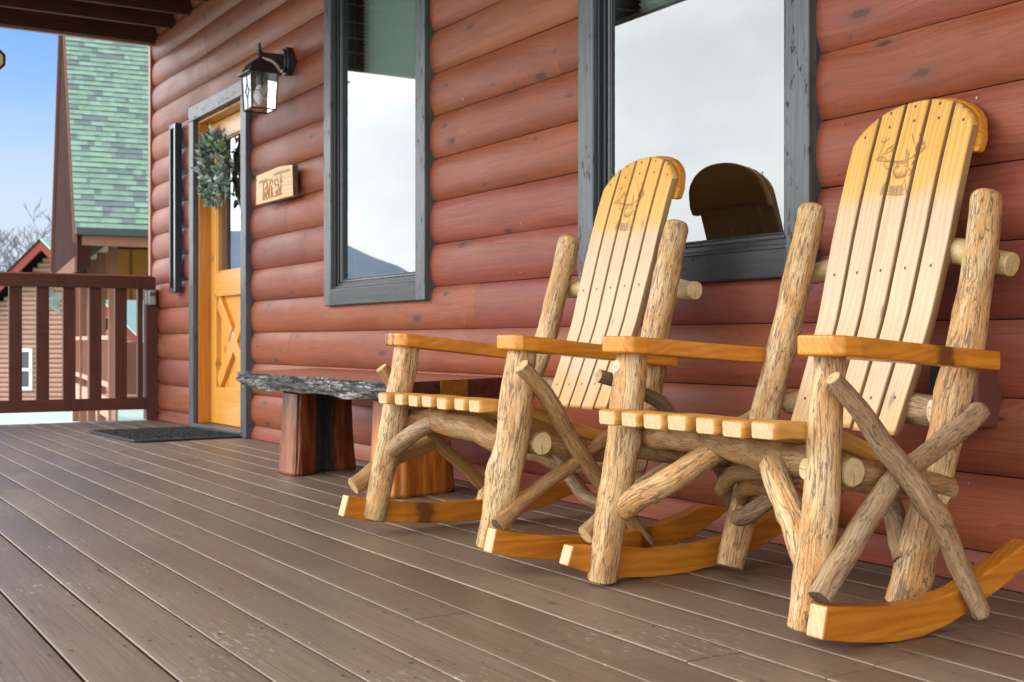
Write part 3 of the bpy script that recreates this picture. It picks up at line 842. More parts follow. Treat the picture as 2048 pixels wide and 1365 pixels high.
# ---- door
dr = thing('door', (-7.5, YW, 0.0), parent=cabin)
c = MB()
dx0, dx1, dzt = -8.092, -6.958, 2.124
yf, yb = YW - 0.056, YW + 0.003
c.box(dx0, dx0 + 0.095, yf, yb, 0.003, dzt - 0.0955, 0.004, 'z')
c.box(dx1 - 0.095, dx1, yf, yb, 0.003, dzt - 0.0955, 0.004, 'z')
c.box(dx0 - 0.004, dx1 + 0.004, yf - 0.003, yb, dzt - 0.095, dzt, 0.004, 'x')
c.build('casing', [M['casing']], dr)
jm = MB()
jx0, jx1, jzt = dx0 + 0.095, dx1 - 0.095, dzt - 0.0955
yd = YW + 0.055            # face of the door leaf
jm.box(jx0 + 0.004, jx0 + 0.022, YW - 0.022, yd + 0.09, 0.035, jzt - 0.0005, 0.002, 'z')
jm.box(jx1 - 0.022, jx1 - 0.004, YW - 0.022, yd + 0.09, 0.035, jzt - 0.0005, 0.002, 'z')
jm.box(jx0 + 0.0225, jx1 - 0.0225, YW - 0.022, yd + 0.09, jzt - 0.019, jzt - 0.001, 0.002, 'x')
jm.build('jamb', [M['jamb']], dr)
th = MB()
th.box(jx0 + 0.0045, jx1 - 0.0045, YW - 0.06, yd + 0.08, 0.003, 0.034, 0.004, 'x')
th.build('threshold', [M['darkgrey']], dr)
lf = MB()
lx0, lx1, lz0, lz1 = jx0 + 0.025, jx1 - 0.025, 0.038, jzt - 0.022
y1 = yd + 0.045
st = 0.115
gx0, gx1 = lx0 + st, lx1 - st
gz0, gz1 = 1.02, lz1 - 0.125
pz0, pz1 = 0.275, 0.865
lf.box(lx0, gx0, yd, y1, lz0, lz1, 0.003, 'z')
lf.box(gx1, lx1, yd, y1, lz0, lz1, 0.003, 'z')
lf.box(gx0 + 0.0004, gx1 - 0.0004, yd + 0.0005, y1, gz1, lz1, 0.003, 'x')
lf.box(gx0 + 0.0004, gx1 - 0.0004, yd + 0.0005, y1, pz1, gz0, 0.003, 'x')
lf.box(gx0 + 0.0004, gx1 - 0.0004, yd + 0.0005, y1, lz0, pz0, 0.003, 'x')
lf.box(gx0 + 0.0004, gx1 - 0.0004, yd + 0.030, y1 - 0.003, pz0, pz1, 0.0, 'z')
lf.build('door_leaf', [M['door']], dr)
cr = MB()
L = math.hypot(gx1 - gx0, pz1 - pz0); an = math.atan2(pz1 - pz0, gx1 - gx0)
cxm, czm = (gx0 + gx1) / 2, (pz0 + pz1) / 2
for sgn, dy in ((1, 0.0), (-1, -0.0012)):
    mt = Matrix.Translation((cxm, 0, czm)) @ Matrix.Rotation(-sgn * an, 4, 'Y')
    cr.box(-L / 2 + 0.045, L / 2 - 0.045, yd + 0.003 + dy, yd + 0.0295, -0.046, 0.046, 0.004, 'x', mtx=mt)
cr.build('cross_brace', [M['door']], dr)
dg = MB()
i = [dg.vert((x, yd + 0.018, z)) for x, z in ((gx0, gz0), (gx1, gz0), (gx1, gz1), (gx0, gz1))]
dg.face(i, 0, False)
dg.build('glass', [M['dglass']], dr)
bd = MB(); frame_ring(bd, gx0 + 0.0005, gx1 - 0.0005, gz0 + 0.0005, gz1 - 0.0005, 0.012, yd + 0.006, yd + 0.04, 0.003); bd.build('glazing_bead', [M['door']], dr)
dc = MB()
for k in range(24):   # curtain folds inside the door glass
    pass
dc.box(gx0 - 0.1, gx1 + 0.1, yd + 0.5, yd + 0.52, 0.5, 2.2, 0, 'x')
dc.build('dark_hall', [M['room']], dr)
hd = MB()
hd.tube([(lx1 - 0.06, yd - 0.002, 0.93), (lx1 - 0.06, yd - 0.05, 0.93), (lx1 - 0.06, yd - 0.06, 0.93)], [0.012, 0.012, 0.026], 12, 8, 0.0, 0, 0, ('flat', 'round'))
hd.build('handle', [M['iron']], dr)

# ------------------------------------------------------------------ deck
BW, B0 = 0.1355, 0.460
dk = MB()
rd = random.Random(5)
XD0, XD1 = -8.98, 2.2
GAP = 0.0060
k0 = -5
for k in range(k0, 16):
    ya, yb_ = B0 + BW * k + GAP / 2, B0 + BW * (k + 1) - GAP / 2
    if ya > YW - 0.006: break
    yb_ = min(yb_, YW + 0.02)
    cuts = [XD0]
    x = XD0 + rd.uniform(0.8, 4.0)
    while x < XD1 - 0.6:
        cuts.append(x); x += rd.uniform(3.6, 6.0)
    cuts.append(XD1)
    for a, b in zip(cuts[:-1], cuts[1:]):
        rnd, off = rd.random(), rd.uniform(0, 40)
        dz = rd.uniform(-0.0012, 0.0012)
        a2, b2 = a + (0.0012 if a > XD0 else 0), b - (0.0012 if b < XD1 else 0)
        rr = 0.0022
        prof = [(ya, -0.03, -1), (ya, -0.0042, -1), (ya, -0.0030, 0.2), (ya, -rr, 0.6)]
        for q in range(1, 4):
            an_ = R(30 * q); prof.append((ya + rr - rr * math.cos(an_), -rr + rr * math.sin(an_), 0.6 - q / 5.0))
        prof += [(ya + 0.02, 0.0, 0), ((ya + yb_) / 2, 0.0006, 0), (yb_ - 0.02, 0.0, 0)]
        for q in range(3, 0, -1):
            an_ = R(30 * q); prof.append((yb_ - rr + rr * math.cos(an_), -rr + rr * math.sin(an_), (1 - q / 3.0) * 0.6))
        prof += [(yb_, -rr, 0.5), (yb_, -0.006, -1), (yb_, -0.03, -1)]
        nx = max(1, int((b2 - a2) / 0.3))
        grid = []
        for i in range(nx + 1):
            x = a2 + (b2 - a2) * i / nx
            w1 = 0.0012 * noise.noise(Vector((x * 0.8, k * 3.7, 0)))
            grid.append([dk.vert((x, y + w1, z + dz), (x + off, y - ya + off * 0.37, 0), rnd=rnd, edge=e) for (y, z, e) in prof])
        for i in range(nx):
            for j in range(len(prof) - 1):
                dk.face((grid[i][j], grid[i + 1][j], grid[i + 1][j + 1], grid[i][j + 1]))
        for row, rev in ((grid[0], False), (grid[-1], True)):
            ids = [dk.vert(dk.v[q], dk.g[q], rnd=rnd, edge=0.2) for q in row]
            dk.face(ids[::-1] if rev else ids, 0, False)
    # screws over the joists
    for q in range(28):
        xx = -8.85 + 0.406 * q
        for yy in (ya + 0.022, yb_ - 0.022):
            if rd.random() < 0.12: continue
            cx_, cy_ = xx + rd.uniform(-0.012, 0.012), yy + rd.uniform(-0.006, 0.006)
            ids = [dk.vert((cx_ + 0.0036 * math.cos(R(60 * w_)), cy_ + 0.0036 * math.sin(R(60 * w_)), 0.0022), edge=0, rnd=0.5) for w_ in range(6)]
            dk.face(ids, 3, False)
# rim boards under the edge and dark void below
dk.box(XD0 - 0.04, XD0 - 0.002, -0.2, YW + 0.05, -0.30, 0.000, 0.004, 'y', mat=2, edge=0.0, rnd=0.5)
dk.box(XD0, XD1, -0.25, YW, -0.16, -0.06, 0, 'x', mat=1)
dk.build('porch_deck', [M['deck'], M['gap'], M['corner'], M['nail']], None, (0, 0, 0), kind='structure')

# ------------------------------------------------------------------ railing at the porch end
rail = thing('porch_railing', (-9.0, 1.2, 0), 'dark brown wooden railing with square balusters closing the far end of the porch', 'railing')
XR = -9.0
b = MB(); b.box(XR - 0.001, XR + 0.037, -0.2, 2.421, 0.951, 1.040, 0.004, 'y'); b.build('top_rail', [M['rail']], rail)
b = MB(); b.box(XR - 0.05, XR + 0.036, -0.2, 2.40, 1.0405, 1.05, 0.002, 'y'); b.build('rail_cap', [M['corner']], rail)
b = MB(); b.box(XR - 0.001, XR + 0.037, -0.2, 2.352, 0.080, 0.166, 0.004, 'y'); b.build('bottom_rail', [M['rail']], rail)
b = MB(); b.box(XR - 0.052, XR + 0.036, 2.353, 2.438, 0.004, 0.9505, 0.004, 'z'); b.build('post', [M['rail']], rail)
for k in range(16):
    yc = 2.182 - 0.1782 * k
    if yc < -0.15: break
    b = MB(); b.box(XR - 0.040, XR - 0.0015, yc - 0.043, yc + 0.042, 0.10, 1.039, 0.003, 'z'); b.build('baluster', [M['rail']], rail)
b = MB(); b.box(XR - 0.040, XR - 0.0015, 2.300, 2.338, 0.10, 1.039, 0.003, 'z'); b.build('baluster', [M['rail']], rail)
# lockbox on the post
lb = thing('lockbox', (XR + 0.04, 2.39, 0.83), 'small grey key lockbox with dark dial fixed to the railing post by the wall', 'lockbox')
b = MB(); b.box(XR + 0.0375, XR + 0.075, 2.358, 2.415, 0.835, 0.945, 0.012, 'z', seg=3); b.build('box', [M['grey']], lb)
b = MB(); b.box(XR + 0.0755, XR + 0.079, 2.368, 2.405, 0.900, 0.928, 0.004, 'z'); b.build('dial_window', [M['darkgrey']], lb)
b = MB(); b.box(XR + 0.0375, XR + 0.05, 2.343, 2.3575, 0.84, 0.943, 0.003, 'z'); b.build('shackle', [M['steel']], lb)

# ------------------------------------------------------------------ rocking chairs
BACK = [(0.345, 2.098), (0.385, 2.117), (0.488, 2.160), (0.628, 2.217), (0.753, 2.252), (0.908, 2.296), (1.008, 2.327), (1.108, 2.362), (1.175, 2.386)]
BZ = np.array([p[0] for p in BACK]); BY = np.array([p[1] for p in BACK])
def back_y(z):
    return float(np.interp(z, BZ, BY))
# smooth the piecewise curve a little
_zs = np.linspace(0.345, 1.175, 84)
_ys = np.interp(_zs, BZ, BY)
for _ in range(12):
    _ys[1:-1] = 0.25 * _ys[:-2] + 0.5 * _ys[1:-1] + 0.25 * _ys[2:]
def back_y(z): return float(np.interp(z, _zs, _ys))

DEER = [
 [(-0.0327, 1.0117), (-0.0605, 1.0134), (-0.0852, 1.0184), (-0.0888, 1.0226), (-0.0719, 1.0278)],
 [(-0.0855, 1.0231), (-0.0737, 1.0262), (-0.0611, 1.0227), (-0.0557, 1.0165)],
 [(-0.0809, 1.0271), (-0.0779, 1.0471), (-0.0743, 1.0614), (-0.0747, 1.0735)],
 [(-0.0689, 1.0292), (-0.0611, 1.0374), (-0.0533, 1.0456), (-0.0406, 1.0447)],
 [(-0.0647, 1.0342), (-0.0587, 1.0445), (-0.045, 1.0517)],
 [(-0.0737, 1.0632), (-0.0623, 1.0708)],
 [(-0.0762, 1.0635), (-0.0865, 1.0669)],
 [(-0.0593, 1.0316), (-0.0474, 1.0374), (-0.0356, 1.0431)],
 [(-0.0415, 1.0366), (-0.0379, 1.0251), (-0.0309, 1.0133)],
 [(0.0091, 1.0063), (0.0251, 1.0114), (0.0404, 1.0183), (0.0517, 1.0239), (0.0601, 1.0316), (0.0496, 1.0456), (0.0367, 1.06), (0.03, 1.0682)],
 [(0.029, 0.9983), (0.037, 1.008), (0.0472, 1.0174)],
 [(0.0241, 1.0438), (0.0156, 1.0577), (0.0071, 1.0716)],
 [(0.0314, 1.0266), (0.0287, 1.0396), (0.0338, 1.0478), (0.0485, 1.0422)],
 [(0.0349, 1.0369), (0.0473, 1.0316), (0.0584, 1.0301)],
 [(0.0277, 0.9949), (0.037, 1.0009), (0.0443, 1.0088)],
 [(0.0315, 1.0338), (0.04, 1.0416), (0.0535, 1.0397)],
 [(0.0257, 1.0167), (0.0359, 1.0189), (0.0528, 1.0273)],
 [(0.0063, 1.0084), (0.0052, 1.023), (0.0023, 1.036), (0.0109, 1.0222), (0.0131, 1.0075)],
 [(-0.028, 1.0111), (-0.0263, 0.9981), (-0.0252, 0.9853), (-0.0199, 0.9739), (-0.0069, 0.967), (0.0086, 0.967), (0.0185, 0.9711), (0.0215, 0.985), (0.0154, 1.0001), (0.0068, 1.0066), (-0.0087, 1.0068), (-0.0274, 1.0092)],
 [(-0.0274, 1.0092), (-0.0163, 1.0023), (-0.0064, 1.0065), (0.0068, 0.9994), (0.0143, 1.0038)],
 [(-0.0207, 0.9938), (-0.015, 0.9976), (-0.0071, 0.993), (-0.0133, 0.9911), (-0.0207, 0.9938)],
 [(0.0053, 0.9924), (0.0091, 0.9946), (0.0155, 0.9911)],
 [(-0.0197, 0.9901), (-0.0219, 0.9813), (-0.0125, 0.9712), (0.0015, 0.9687), (0.0144, 0.9698), (0.0182, 0.9765), (0.0129, 0.9843)],
 [(-0.0204, 0.9758), (-0.0087, 0.9654), (0.005, 0.9638), (0.0172, 0.9677)],
 [(-0.0397, 1.0126), (-0.0575, 1.0112), (-0.0569, 1.002), (-0.0477, 0.9935), (-0.0367, 0.9904)],
 [(0.0237, 0.9847), (0.0319, 0.9784), (0.0315, 0.9714), (0.0257, 0.9685)],
 [(-0.0357, 0.9739), (-0.0397, 0.9636), (-0.0446, 0.9478), (-0.049, 0.9302), (-0.0406, 0.933)],
 [(0.0168, 0.9607), (0.0254, 0.9402), (0.0326, 0.9252), (0.0385, 0.9105)],
 [(-0.0277, 0.9694), (-0.0277, 0.9568), (-0.0264, 0.9476), (-0.0075, 0.9438), (0.008, 0.9438), (0.0163, 0.95)],
 [(-0.0301, 0.9444), (-0.006, 0.9382), (0.0158, 0.9394)],
 [(-0.0328, 0.9375), (-0.0041, 0.9309), (0.0222, 0.9317)],
 [(-0.0303, 0.9283), (-0.0022, 0.9236), (0.0245, 0.9226)],
 [(-0.0213, 0.9453), (-0.0182, 0.9252)],
 [(-0.0029, 0.9433), (0.0029, 0.9213)],
 [(0.0103, 0.9436), (0.0171, 0.9216)],
 [(-0.0441, 0.946), (-0.0448, 0.9316)],
]
PATCH = [  # softly toned areas: centre s, z, radii, depth
 (-0.003, 0.934, 0.030, 0.014, 0.55), (-0.002, 0.972, 0.022, 0.010, 0.45), (-0.003, 1.004, 0.024, 0.006, 0.5),
 (0.040, 1.038, 0.014, 0.012, 0.4), (-0.075, 1.022, 0.014, 0.006, 0.4), (0.012, 1.012, 0.007, 0.012, 0.35), (-0.046, 0.942, 0.010, 0.016, 0.3)]
SEG = np.array([(a[0], a[1], b_[0], b_[1]) for st_ in DEER for a, b_ in zip(st_[:-1], st_[1:])])
def burn_field(P):
    d = np.full(len(P), 9.0)
    for x0, z0, x1, z1 in SEG:
        v = np.array([x1 - x0, z1 - z0]); L2 = v @ v
        t = np.clip(((P - (x0, z0)) @ v) / L2, 0, 1)
        q = P - (np.array([x0, z0]) + t[:, None] * v)
        d = np.minimum(d, np.hypot(q[:, 0], q[:, 1]))
    b = np.clip(1.3 - d / 0.0017, 0, 1) * 0.9
    for cx_, cz_, rx_, rz_, k_ in PATCH:
        e = ((P[:, 0] - cx_) / rx_) ** 2 + ((P[:, 1] - cz_) / rz_) ** 2
        b = np.maximum(b, k_ * np.clip(1.3 - e, 0, 1))
    return b

SC, ZO = 1.0, 0.0
def make_chair(name, label, Xc, k, zo, P):
    """P: measured log paths in the chair's own frame (s, y, z)"""
    def W(s, y, z): return Vector((Xc + s * k, y * k, z * k + zo))
    def WL(l): return [W(*p) for p in l]
    root = thing(name, (Xc, 1.9 * k, 0.0), label, 'rocking chair', 'log rocking chairs on the porch')
    sd = P['seed']
    rnd = random.Random(sd)
    def log(nm, pts, rad, mat='bark', cap='cut', caps=('flat', 'flat'), seg=24, bump=0.085):
        m = MB()
        rad = [r * k for r in rad] if hasattr(rad, '__len__') else [rad * k] * len(pts)
        m.tube(WL(pts), rad, seg, None, bump, 0, 1, caps, rnd.uniform(0, 60), 0.45 if nm not in ('front_post', 'back_post') else 0.12)
        return m.build(nm, [M[mat], M[cap]], root)
    for key in ('frontL', 'frontR'):
        log('front_post', *P[key])
    for key, tp in (('rearL', 'dome'), ('rearR', P.get('rtop', 'dome'))):
        log('back_post', *P[key], cap='dome', caps=('flat', tp))
    for it in P['logs']:
        log(*it[0:3], **it[3])
    for (s_, y_, z_, rx_, ry_, rz_) in P.get('scars', []):
        m = MB()
        bm = bmesh.new(); bmesh.ops.create_uvsphere(bm, u_segments=20, v_segments=10, radius=1.0)
        for v in bm.verts: v.co = W(s_ + v.co.x * rx_, y_ + v.co.y * ry_, z_ + v.co.z * rz_)
        bm.verts.index_update(); m.addbm(bm, 'z', 0, True)
        m.build('branch_scar', [M['scar']], root)
    # arms
    for key in ('armL', 'armR'):
        pts, zf, zb, yf, yb2 = P[key]
        m = MB()
        th = 0.039
        fn = lambda a, b_, t: W(a, b_, (zf + (zb - zf) * max(0.0, (b_ - yf)) / (yb2 - yf)) + t)
        m.prism(pts, fn, -th, 0.0, 0.0055 * k, 3, 'y', 0)
        m.build('arm', [M['honey']], root)
    # rockers
    for key in ('rockL', 'rockR'):
        s0, s1, top, bot = P[key]
        m = MB()
        pts = top + bot[::-1]
        fn = lambda a, b_, t: W(t, a, b_)
        m.prism(pts, fn, s0, s1, 0.0045 * k, 3, 'y', 0)
        # pale sawn front end
        for i, f in enumerate(m.f):
            ys = [m.v[q][1] for q in f]; zs_ = [m.v[q][2] for q in f]
            a, b_, c_ = (Vector(m.v[q]) for q in f[:3])
            nrm = (b_ - a).cross(c_ - a)
            if nrm.length > 0 and abs(nrm.normalized().y) > 0.75 and max(ys) < (top[0][0] + 0.05) * k: m.m[i] = 1
        m.build('rocker', [M['rock'], M['endgrain']], root)
    # seat slats, front to back
    sp = P['seatpath']
    for q in range(7):
        s = P['seat0'] + P['seatd'] * q
        w = 0.062 * rnd.uniform(0.92, 1.08)
        m = MB()
        yo, zo2 = rnd.uniform(-0.004, 0.006), rnd.uniform(-0.0015, 0.0015)
        path = []
        ys = np.array([p[0] for p in sp]); zs = np.array([p[1] for p in sp])
        for yy in np.linspace(ys[0], ys[-1], 26):
            path.append(W(s, yy + yo, float(np.interp(yy, ys, zs)) + zo2))
        # smooth
        for _ in range(3):
            path = [path[0]] + [(path[i - 1] + path[i] * 2 + path[i + 1]) / 4 for i in range(1, len(path) - 1)] + [path[-1]]
        m.sweep(path, (1, 0, 0), w * k, 0.034 * k, 0, 0.0055 * k, None, True, 1)
        m.build('seat_slat', [M['seat'], M['endgrain']], root)
    # back slats
    halfw_top = 0.183
    nsl, pit, sw = 5, 0.0738, 0.0628
    for q in range(nsl):
        sc_ = (q - 2) * pit
        deer = q in (1, 2, 3)
        m = MB()
        na = 30 if deer else 10
        us = [-1 + 2 * j / na for j in range(na + 1)]
        if not deer:
            us = [-1, -0.97, -0.92, -0.85, -0.6, -0.3, 0, 0.3, 0.6, 0.85, 0.92, 0.97, 1]; na = 12
        else:
            us = [-1, -0.97, -0.92] + [-0.88 + 1.76 * j / 28 for j in range(29)] + [0.92, 0.97, 1]; na = len(us) - 1
        nv_lo, nv_hi = 44, (100 if deer else 24)
        off = (rnd.uniform(0, 30), rnd.uniform(0, 30), rnd.uniform(0, 30))
        zb = 0.372 + rnd.uniform(-0.004, 0.004)
        rows = [('lo', j / nv_lo) for j in range(nv_lo)] + [('hi', j / nv_hi) for j in range(nv_hi + 1)]
        front, rear = [], []
        pts2 = []
        for kind_, f in rows:
            fr, rr_ = [], []
            for u in us:
                # slats taper together towards the seat
                s_loc = sc_ + u * sw / 2
                ztop = 1.045 + 0.111 * math.sqrt(max(0.0, 1 - min(1.0, abs(s_loc) / halfw_top) ** 2.15))
                zmid = 0.905
                z = zb + (zmid - zb) * f if kind_ == 'lo' else zmid + (ztop - zmid) * f
                tap = 0.90 + 0.10 * min(1, (z - 0.37) / 0.45)
                s_ = s_loc * tap
                y = back_y(z)
                dz_ = (back_y(z + 0.01) - back_y(z - 0.01)) / 0.02
                nv = Vector((0, -1, dz_)).normalized()
                eb = 0.0032
                du = (1 - abs(u)) * sw / 2
                dv = min(ztop - z, z - zb)
                dd = min(du, dv)
                drop = eb - math.sqrt(max(0, eb * eb - max(0, eb - dd) ** 2)) if dd < eb else 0
                fr.append((s_, y + drop * 1.0, z, f))
                rr_.append((s_, y + 0.025 - drop, z - 0.0, f))
            front.append(fr); rear.append(rr_)
        flat = np.array([(p[0], p[2]) for r_ in front for p in r_])
        bf = burn_field(flat) if deer else np.zeros(len(flat))
        # counter-sunk screw heads
        arc_ = math.sqrt(max(0, 1 - (abs(sc_) / 0.19) ** 2))
        for (zz, so) in ((0.738 + 0.002 * q, 0.0), (0.437 + 0.003 * q, 0.0), (1.050 + 0.055 * arc_, 0.004), (1.080 + 0.062 * arc_, -0.003)):
            ss = (sc_ + so) * (0.90 + 0.10 * min(1, (zz - 0.37) / 0.45)); yy = back_y(zz) - 0.0006
            ids = [m.vert(W(ss + 0.0036 * math.cos(a_), yy + 0.3 * 0.0036 * math.sin(a_), zz + 0.0042 * math.sin(a_))) for a_ in [R(45 * w_) for w_ in range(8)]]
            m.face(ids, 1, False)
        vi = 0
        F, B = [], []
        for r_ in front:
            ids = []
            for (s_, y, z, f) in r_:
                ids.append(m.vert(W(s_, y, z), (z + off[0], s_ + off[1], off[2]), burn=float(bf[vi]), hgt=z)); vi += 1
            F.append(ids)
        for r_ in rear:
            B.append([m.vert(W(s_, y, z), (z + off[0], s_ + off[1], 0.02 + off[2]), hgt=z) for (s_, y, z, f) in r_])
        nr = len(F)
        for i in range(nr - 1):
            for j in range(na):
                m.face((F[i][j], F[i][j + 1], F[i + 1][j + 1], F[i + 1][j]))
                m.face((B[i][j + 1], B[i][j], B[i + 1][j], B[i + 1][j + 1]))
            m.face((B[i][0], F[i][0], F[i + 1][0], B[i + 1][0]), 2)
            m.face((F[i][na], B[i][na], B[i + 1][na], F[i + 1][na]), 2)
        for j in range(na):
            m.face((B[0][j], B[0][j + 1], F[0][j + 1], F[0][j]))
            m.face((F[-1][j], F[-1][j + 1], B[-1][j + 1], B[-1][j]))
        m.build('back_slat', [M['back'], M['screw'], M['slatside']], root)
    # arched head piece behind the slats
    m = MB()
    arch = []
    hw = halfw_top + 0.008
    for j in range(25):
        s_ = -hw + 2 * hw * j / 24
        arch.append((s_, 1.037 + 0.125 * math.sqrt(max(0.0, 1 - min(1.0, abs(s_) / hw) ** 2.15))))
    low = [(hw * 0.985, 1.005), (hw * 0.5, 1.018), (0, 1.022), (-hw * 0.5, 1.018), (-hw * 0.985, 1.005)]
    fn = lambda a, b_, t: W(a, back_y(b_) + 0.0258 + t, b_)
    m.prism(arch + low, fn, 0.0, 0.032, 0.009, 3, 'x')
    m.build('head_piece', [M['honey']], root)
    return root

def mirror_arm(pts): return [(-a, b_) for a, b_ in pts]
SEATP = [(1.628, 0.402), (1.68, 0.405), (1.75, 0.396), (1.84, 0.372), (1.94, 0.330), (2.05, 0.300)]

C2 = dict(seed=21, scars=[(-0.326, 1.7215, 0.505, 0.020, 0.007, 0.028), (0.262, 2.112, 0.425, 0.012, 0.006, 0.026)],
  frontL=([(-0.340, 1.685, 0.012), (-0.315, 1.70, 0.20), (-0.317, 1.735, 0.375), (-0.315, 1.754, 0.548)], [0.034, 0.037, 0.040, 0.036]),
  frontR=([(0.318, 1.685, 0.030), (0.335, 1.70, 0.18), (0.322, 1.735, 0.365), (0.319, 1.754, 0.548)], [0.032, 0.036, 0.034, 0.032]),
  rearL=([(-0.268, 2.02, 0.022), (-0.270, 2.07, 0.18), (-0.260, 2.14, 0.43), (-0.258, 2.20, 0.63), (-0.257, 2.285, 0.905)], [0.034, 0.036, 0.036, 0.036, 0.034]),
  rearR=([(0.272, 2.02, 0.03), (0.297, 2.06, 0.245), (0.292, 2.14, 0.45), (0.290, 2.20, 0.62), (0.266, 2.285, 0.885)], [0.041, 0.039, 0.036, 0.037, 0.033]), rtop='round',
  logs=[
    ('seat_rail', [(-0.335, 1.79, 0.361), (-0.26, 1.79, 0.360), (-0.026, 1.79, 0.346), (0.188, 1.79, 0.326), (0.345, 1.79, 0.322)], [0.026, 0.033, 0.034, 0.035, 0.030], dict(mat='twig', cap='cut')),
    ('seat_rail', [(-0.36, 2.05, 0.275), (0.0, 2.05, 0.280), (0.338, 2.05, 0.264)], [0.028, 0.031, 0.028], dict(mat='twig', cap='cut')),
    ('side_rail', [(0.315, 1.70, 0.330), (0.318, 1.9, 0.305), (0.325, 2.09, 0.268)], [0.024, 0.027, 0.025], dict(mat='twig', cap='cut')),
    ('side_rail', [(-0.315, 1.70, 0.330), (-0.300, 1.9, 0.305), (-0.285, 2.09, 0.268)], [0.024, 0.027, 0.025], dict(mat='twig', cap='cut')),
    ('back_rail', [(-0.33, 2.31, 0.752), (-0.1, 2.31, 0.765), (0.12, 2.31, 0.775), (0.312, 2.31, 0.742)], [0.026, 0.029, 0.031, 0.027], dict(mat='cut', cap='cut')),
    ('back_rail', [(-0.232, 2.183, 0.421), (-0.1, 2.190, 0.422), (0.1, 2.192, 0.42), (0.275, 2.185, 0.412)], [0.027, 0.031, 0.033, 0.036], dict(mat='twig2', cap='cut', caps=('round', 'flat'))),
    ('brace', [(0.385, 1.695, 0.506), (0.392, 1.785, 0.417), (0.400, 1.868, 0.330), (0.408, 1.915, 0.270), (0.418, 1.960, 0.200), (0.436, 2.045, 0.040)], [0.016, 0.020, 0.022, 0.025, 0.022, 0.019], dict(mat='twig2', cap='cut', caps=('flat', 'round'))),
    ('brace', [(0.390, 1.655, 0.103), (0.380, 1.755, 0.200), (0.368, 1.864, 0.298), (0.362, 1.918, 0.324), (0.360, 2.018, 0.368), (0.366, 2.130, 0.428)], [0.023, 0.023, 0.022, 0.021, 0.023, 0.023], dict(mat='twig2', cap='cutdark', caps=('flat', 'round'))),
    ('knee_brace', [(-0.285, 1.712, 0.186), (-0.235, 1.718, 0.214), (-0.15, 1.74, 0.268), (-0.05, 1.79, 0.338)], [0.027, 0.029, 0.029, 0.028], dict(mat='bark', cap='cut', caps=('round', 'flat'))),
    ('knee_brace', [(0.305, 1.70, 0.150), (0.262, 1.715, 0.215), (0.205, 1.73, 0.285), (0.168, 1.745, 0.328)], [0.022, 0.026, 0.028, 0.026], dict(mat='bark', cap='cut')),
    ('twisted_stretcher', [(-0.290, 2.01, 0.205), (-0.245, 2.00, 0.248), (-0.17, 2.01, 0.266), (-0.06, 2.03, 0.262), (0.06, 2.05, 0.24)], [0.018, 0.023, 0.022, 0.019, 0.017], dict(mat='twig', cap='cut')),
    ('twisted_stretcher', [(-0.232, 2.03, 0.188), (-0.20, 2.00, 0.216), (-0.11, 2.0, 0.226), (-0.02, 2.01, 0.212), (0.05, 2.03, 0.16)], [0.017, 0.019, 0.019, 0.018, 0.016], dict(mat='twig', cap='cut')),
    ('knee_brace', [(-0.240, 2.02, 0.145), (-0.175, 2.00, 0.162), (-0.11, 2.01, 0.205), (-0.07, 2.04, 0.262)], [0.021, 0.022, 0.021, 0.018], dict(mat='twig2', cap='cut', caps=('round', 'flat'))),
    ('brace', [(-0.372, 1.66, 0.115), (-0.372, 1.80, 0.200), (-0.366, 1.98, 0.290), (-0.338, 2.14, 0.372), (-0.322, 2.235, 0.43)], [0.023, 0.021, 0.020, 0.019, 0.017], dict(mat='twig2', cap='cut')),
    ('brace', [(0.186, 2.045, 0.262), (0.225, 2.05, 0.190), (0.255, 2.03, 0.150), (0.275, 2.01, 0.120)], [0.023, 0.024, 0.024, 0.021], dict(mat='twig2', cap='cutdark')),
    ('brace', [(-0.375, 1.70, 0.492), (-0.385, 1.86, 0.440), (-0.388, 1.925, 0.390), (-0.388, 2.083, 0.255), (-0.385, 2.155, 0.06)], [0.015, 0.017, 0.018, 0.018, 0.017], dict(mat='plankdark', cap='plank')),
  ],
  armL=([(-0.350, 1.692), (-0.264, 1.692), (-0.249, 1.708), (-0.246, 1.745), (-0.262, 1.83), (-0.283, 2.02), (-0.290, 2.195), (-0.336, 2.195), (-0.345, 2.0), (-0.362, 1.82), (-0.372, 1.745), (-0.368, 1.708)], 0.587, 0.556, 1.692, 2.195),
  armR=([(0.308, 1.678), (0.396, 1.678), (0.412, 1.695), (0.416, 1.735), (0.404, 1.83), (0.385, 2.02), (0.376, 2.190), (0.329, 2.190), (0.322, 2.0), (0.303, 1.82), (0.292, 1.735), (0.294, 1.695)], 0.587, 0.553, 1.678, 2.190),
  rockL=(-0.384, -0.344, [(1.605, 0.098), (1.66, 0.092), (1.74, 0.080), (1.85, 0.066), (1.97, 0.067), (2.08, 0.078), (2.20, 0.108), (2.34, 0.162)],
         [(1.590, 0.052), (1.65, 0.030), (1.74, 0.010), (1.84, 0.000), (1.95, 0.000), (2.06, 0.012), (2.18, 0.040), (2.30, 0.085), (2.42, 0.14)]),
  rockR=(0.364, 0.408, [(1.655, 0.090), (1.714, 0.083), (1.78, 0.075), (1.86, 0.068), (1.94, 0.070), (2.02, 0.082), (2.09, 0.104), (2.16, 0.130), (2.24, 0.160)],
         [(1.643, 0.030), (1.714, 0.016), (1.78, 0.006), (1.848, 0.000), (1.918, 0.002), (1.991, 0.016), (2.065, 0.040), (2.143, 0.069), (2.22, 0.102), (2.31, 0.145)]),
  seatpath=SEATP, seat0=-0.246, seatd=0.0855)

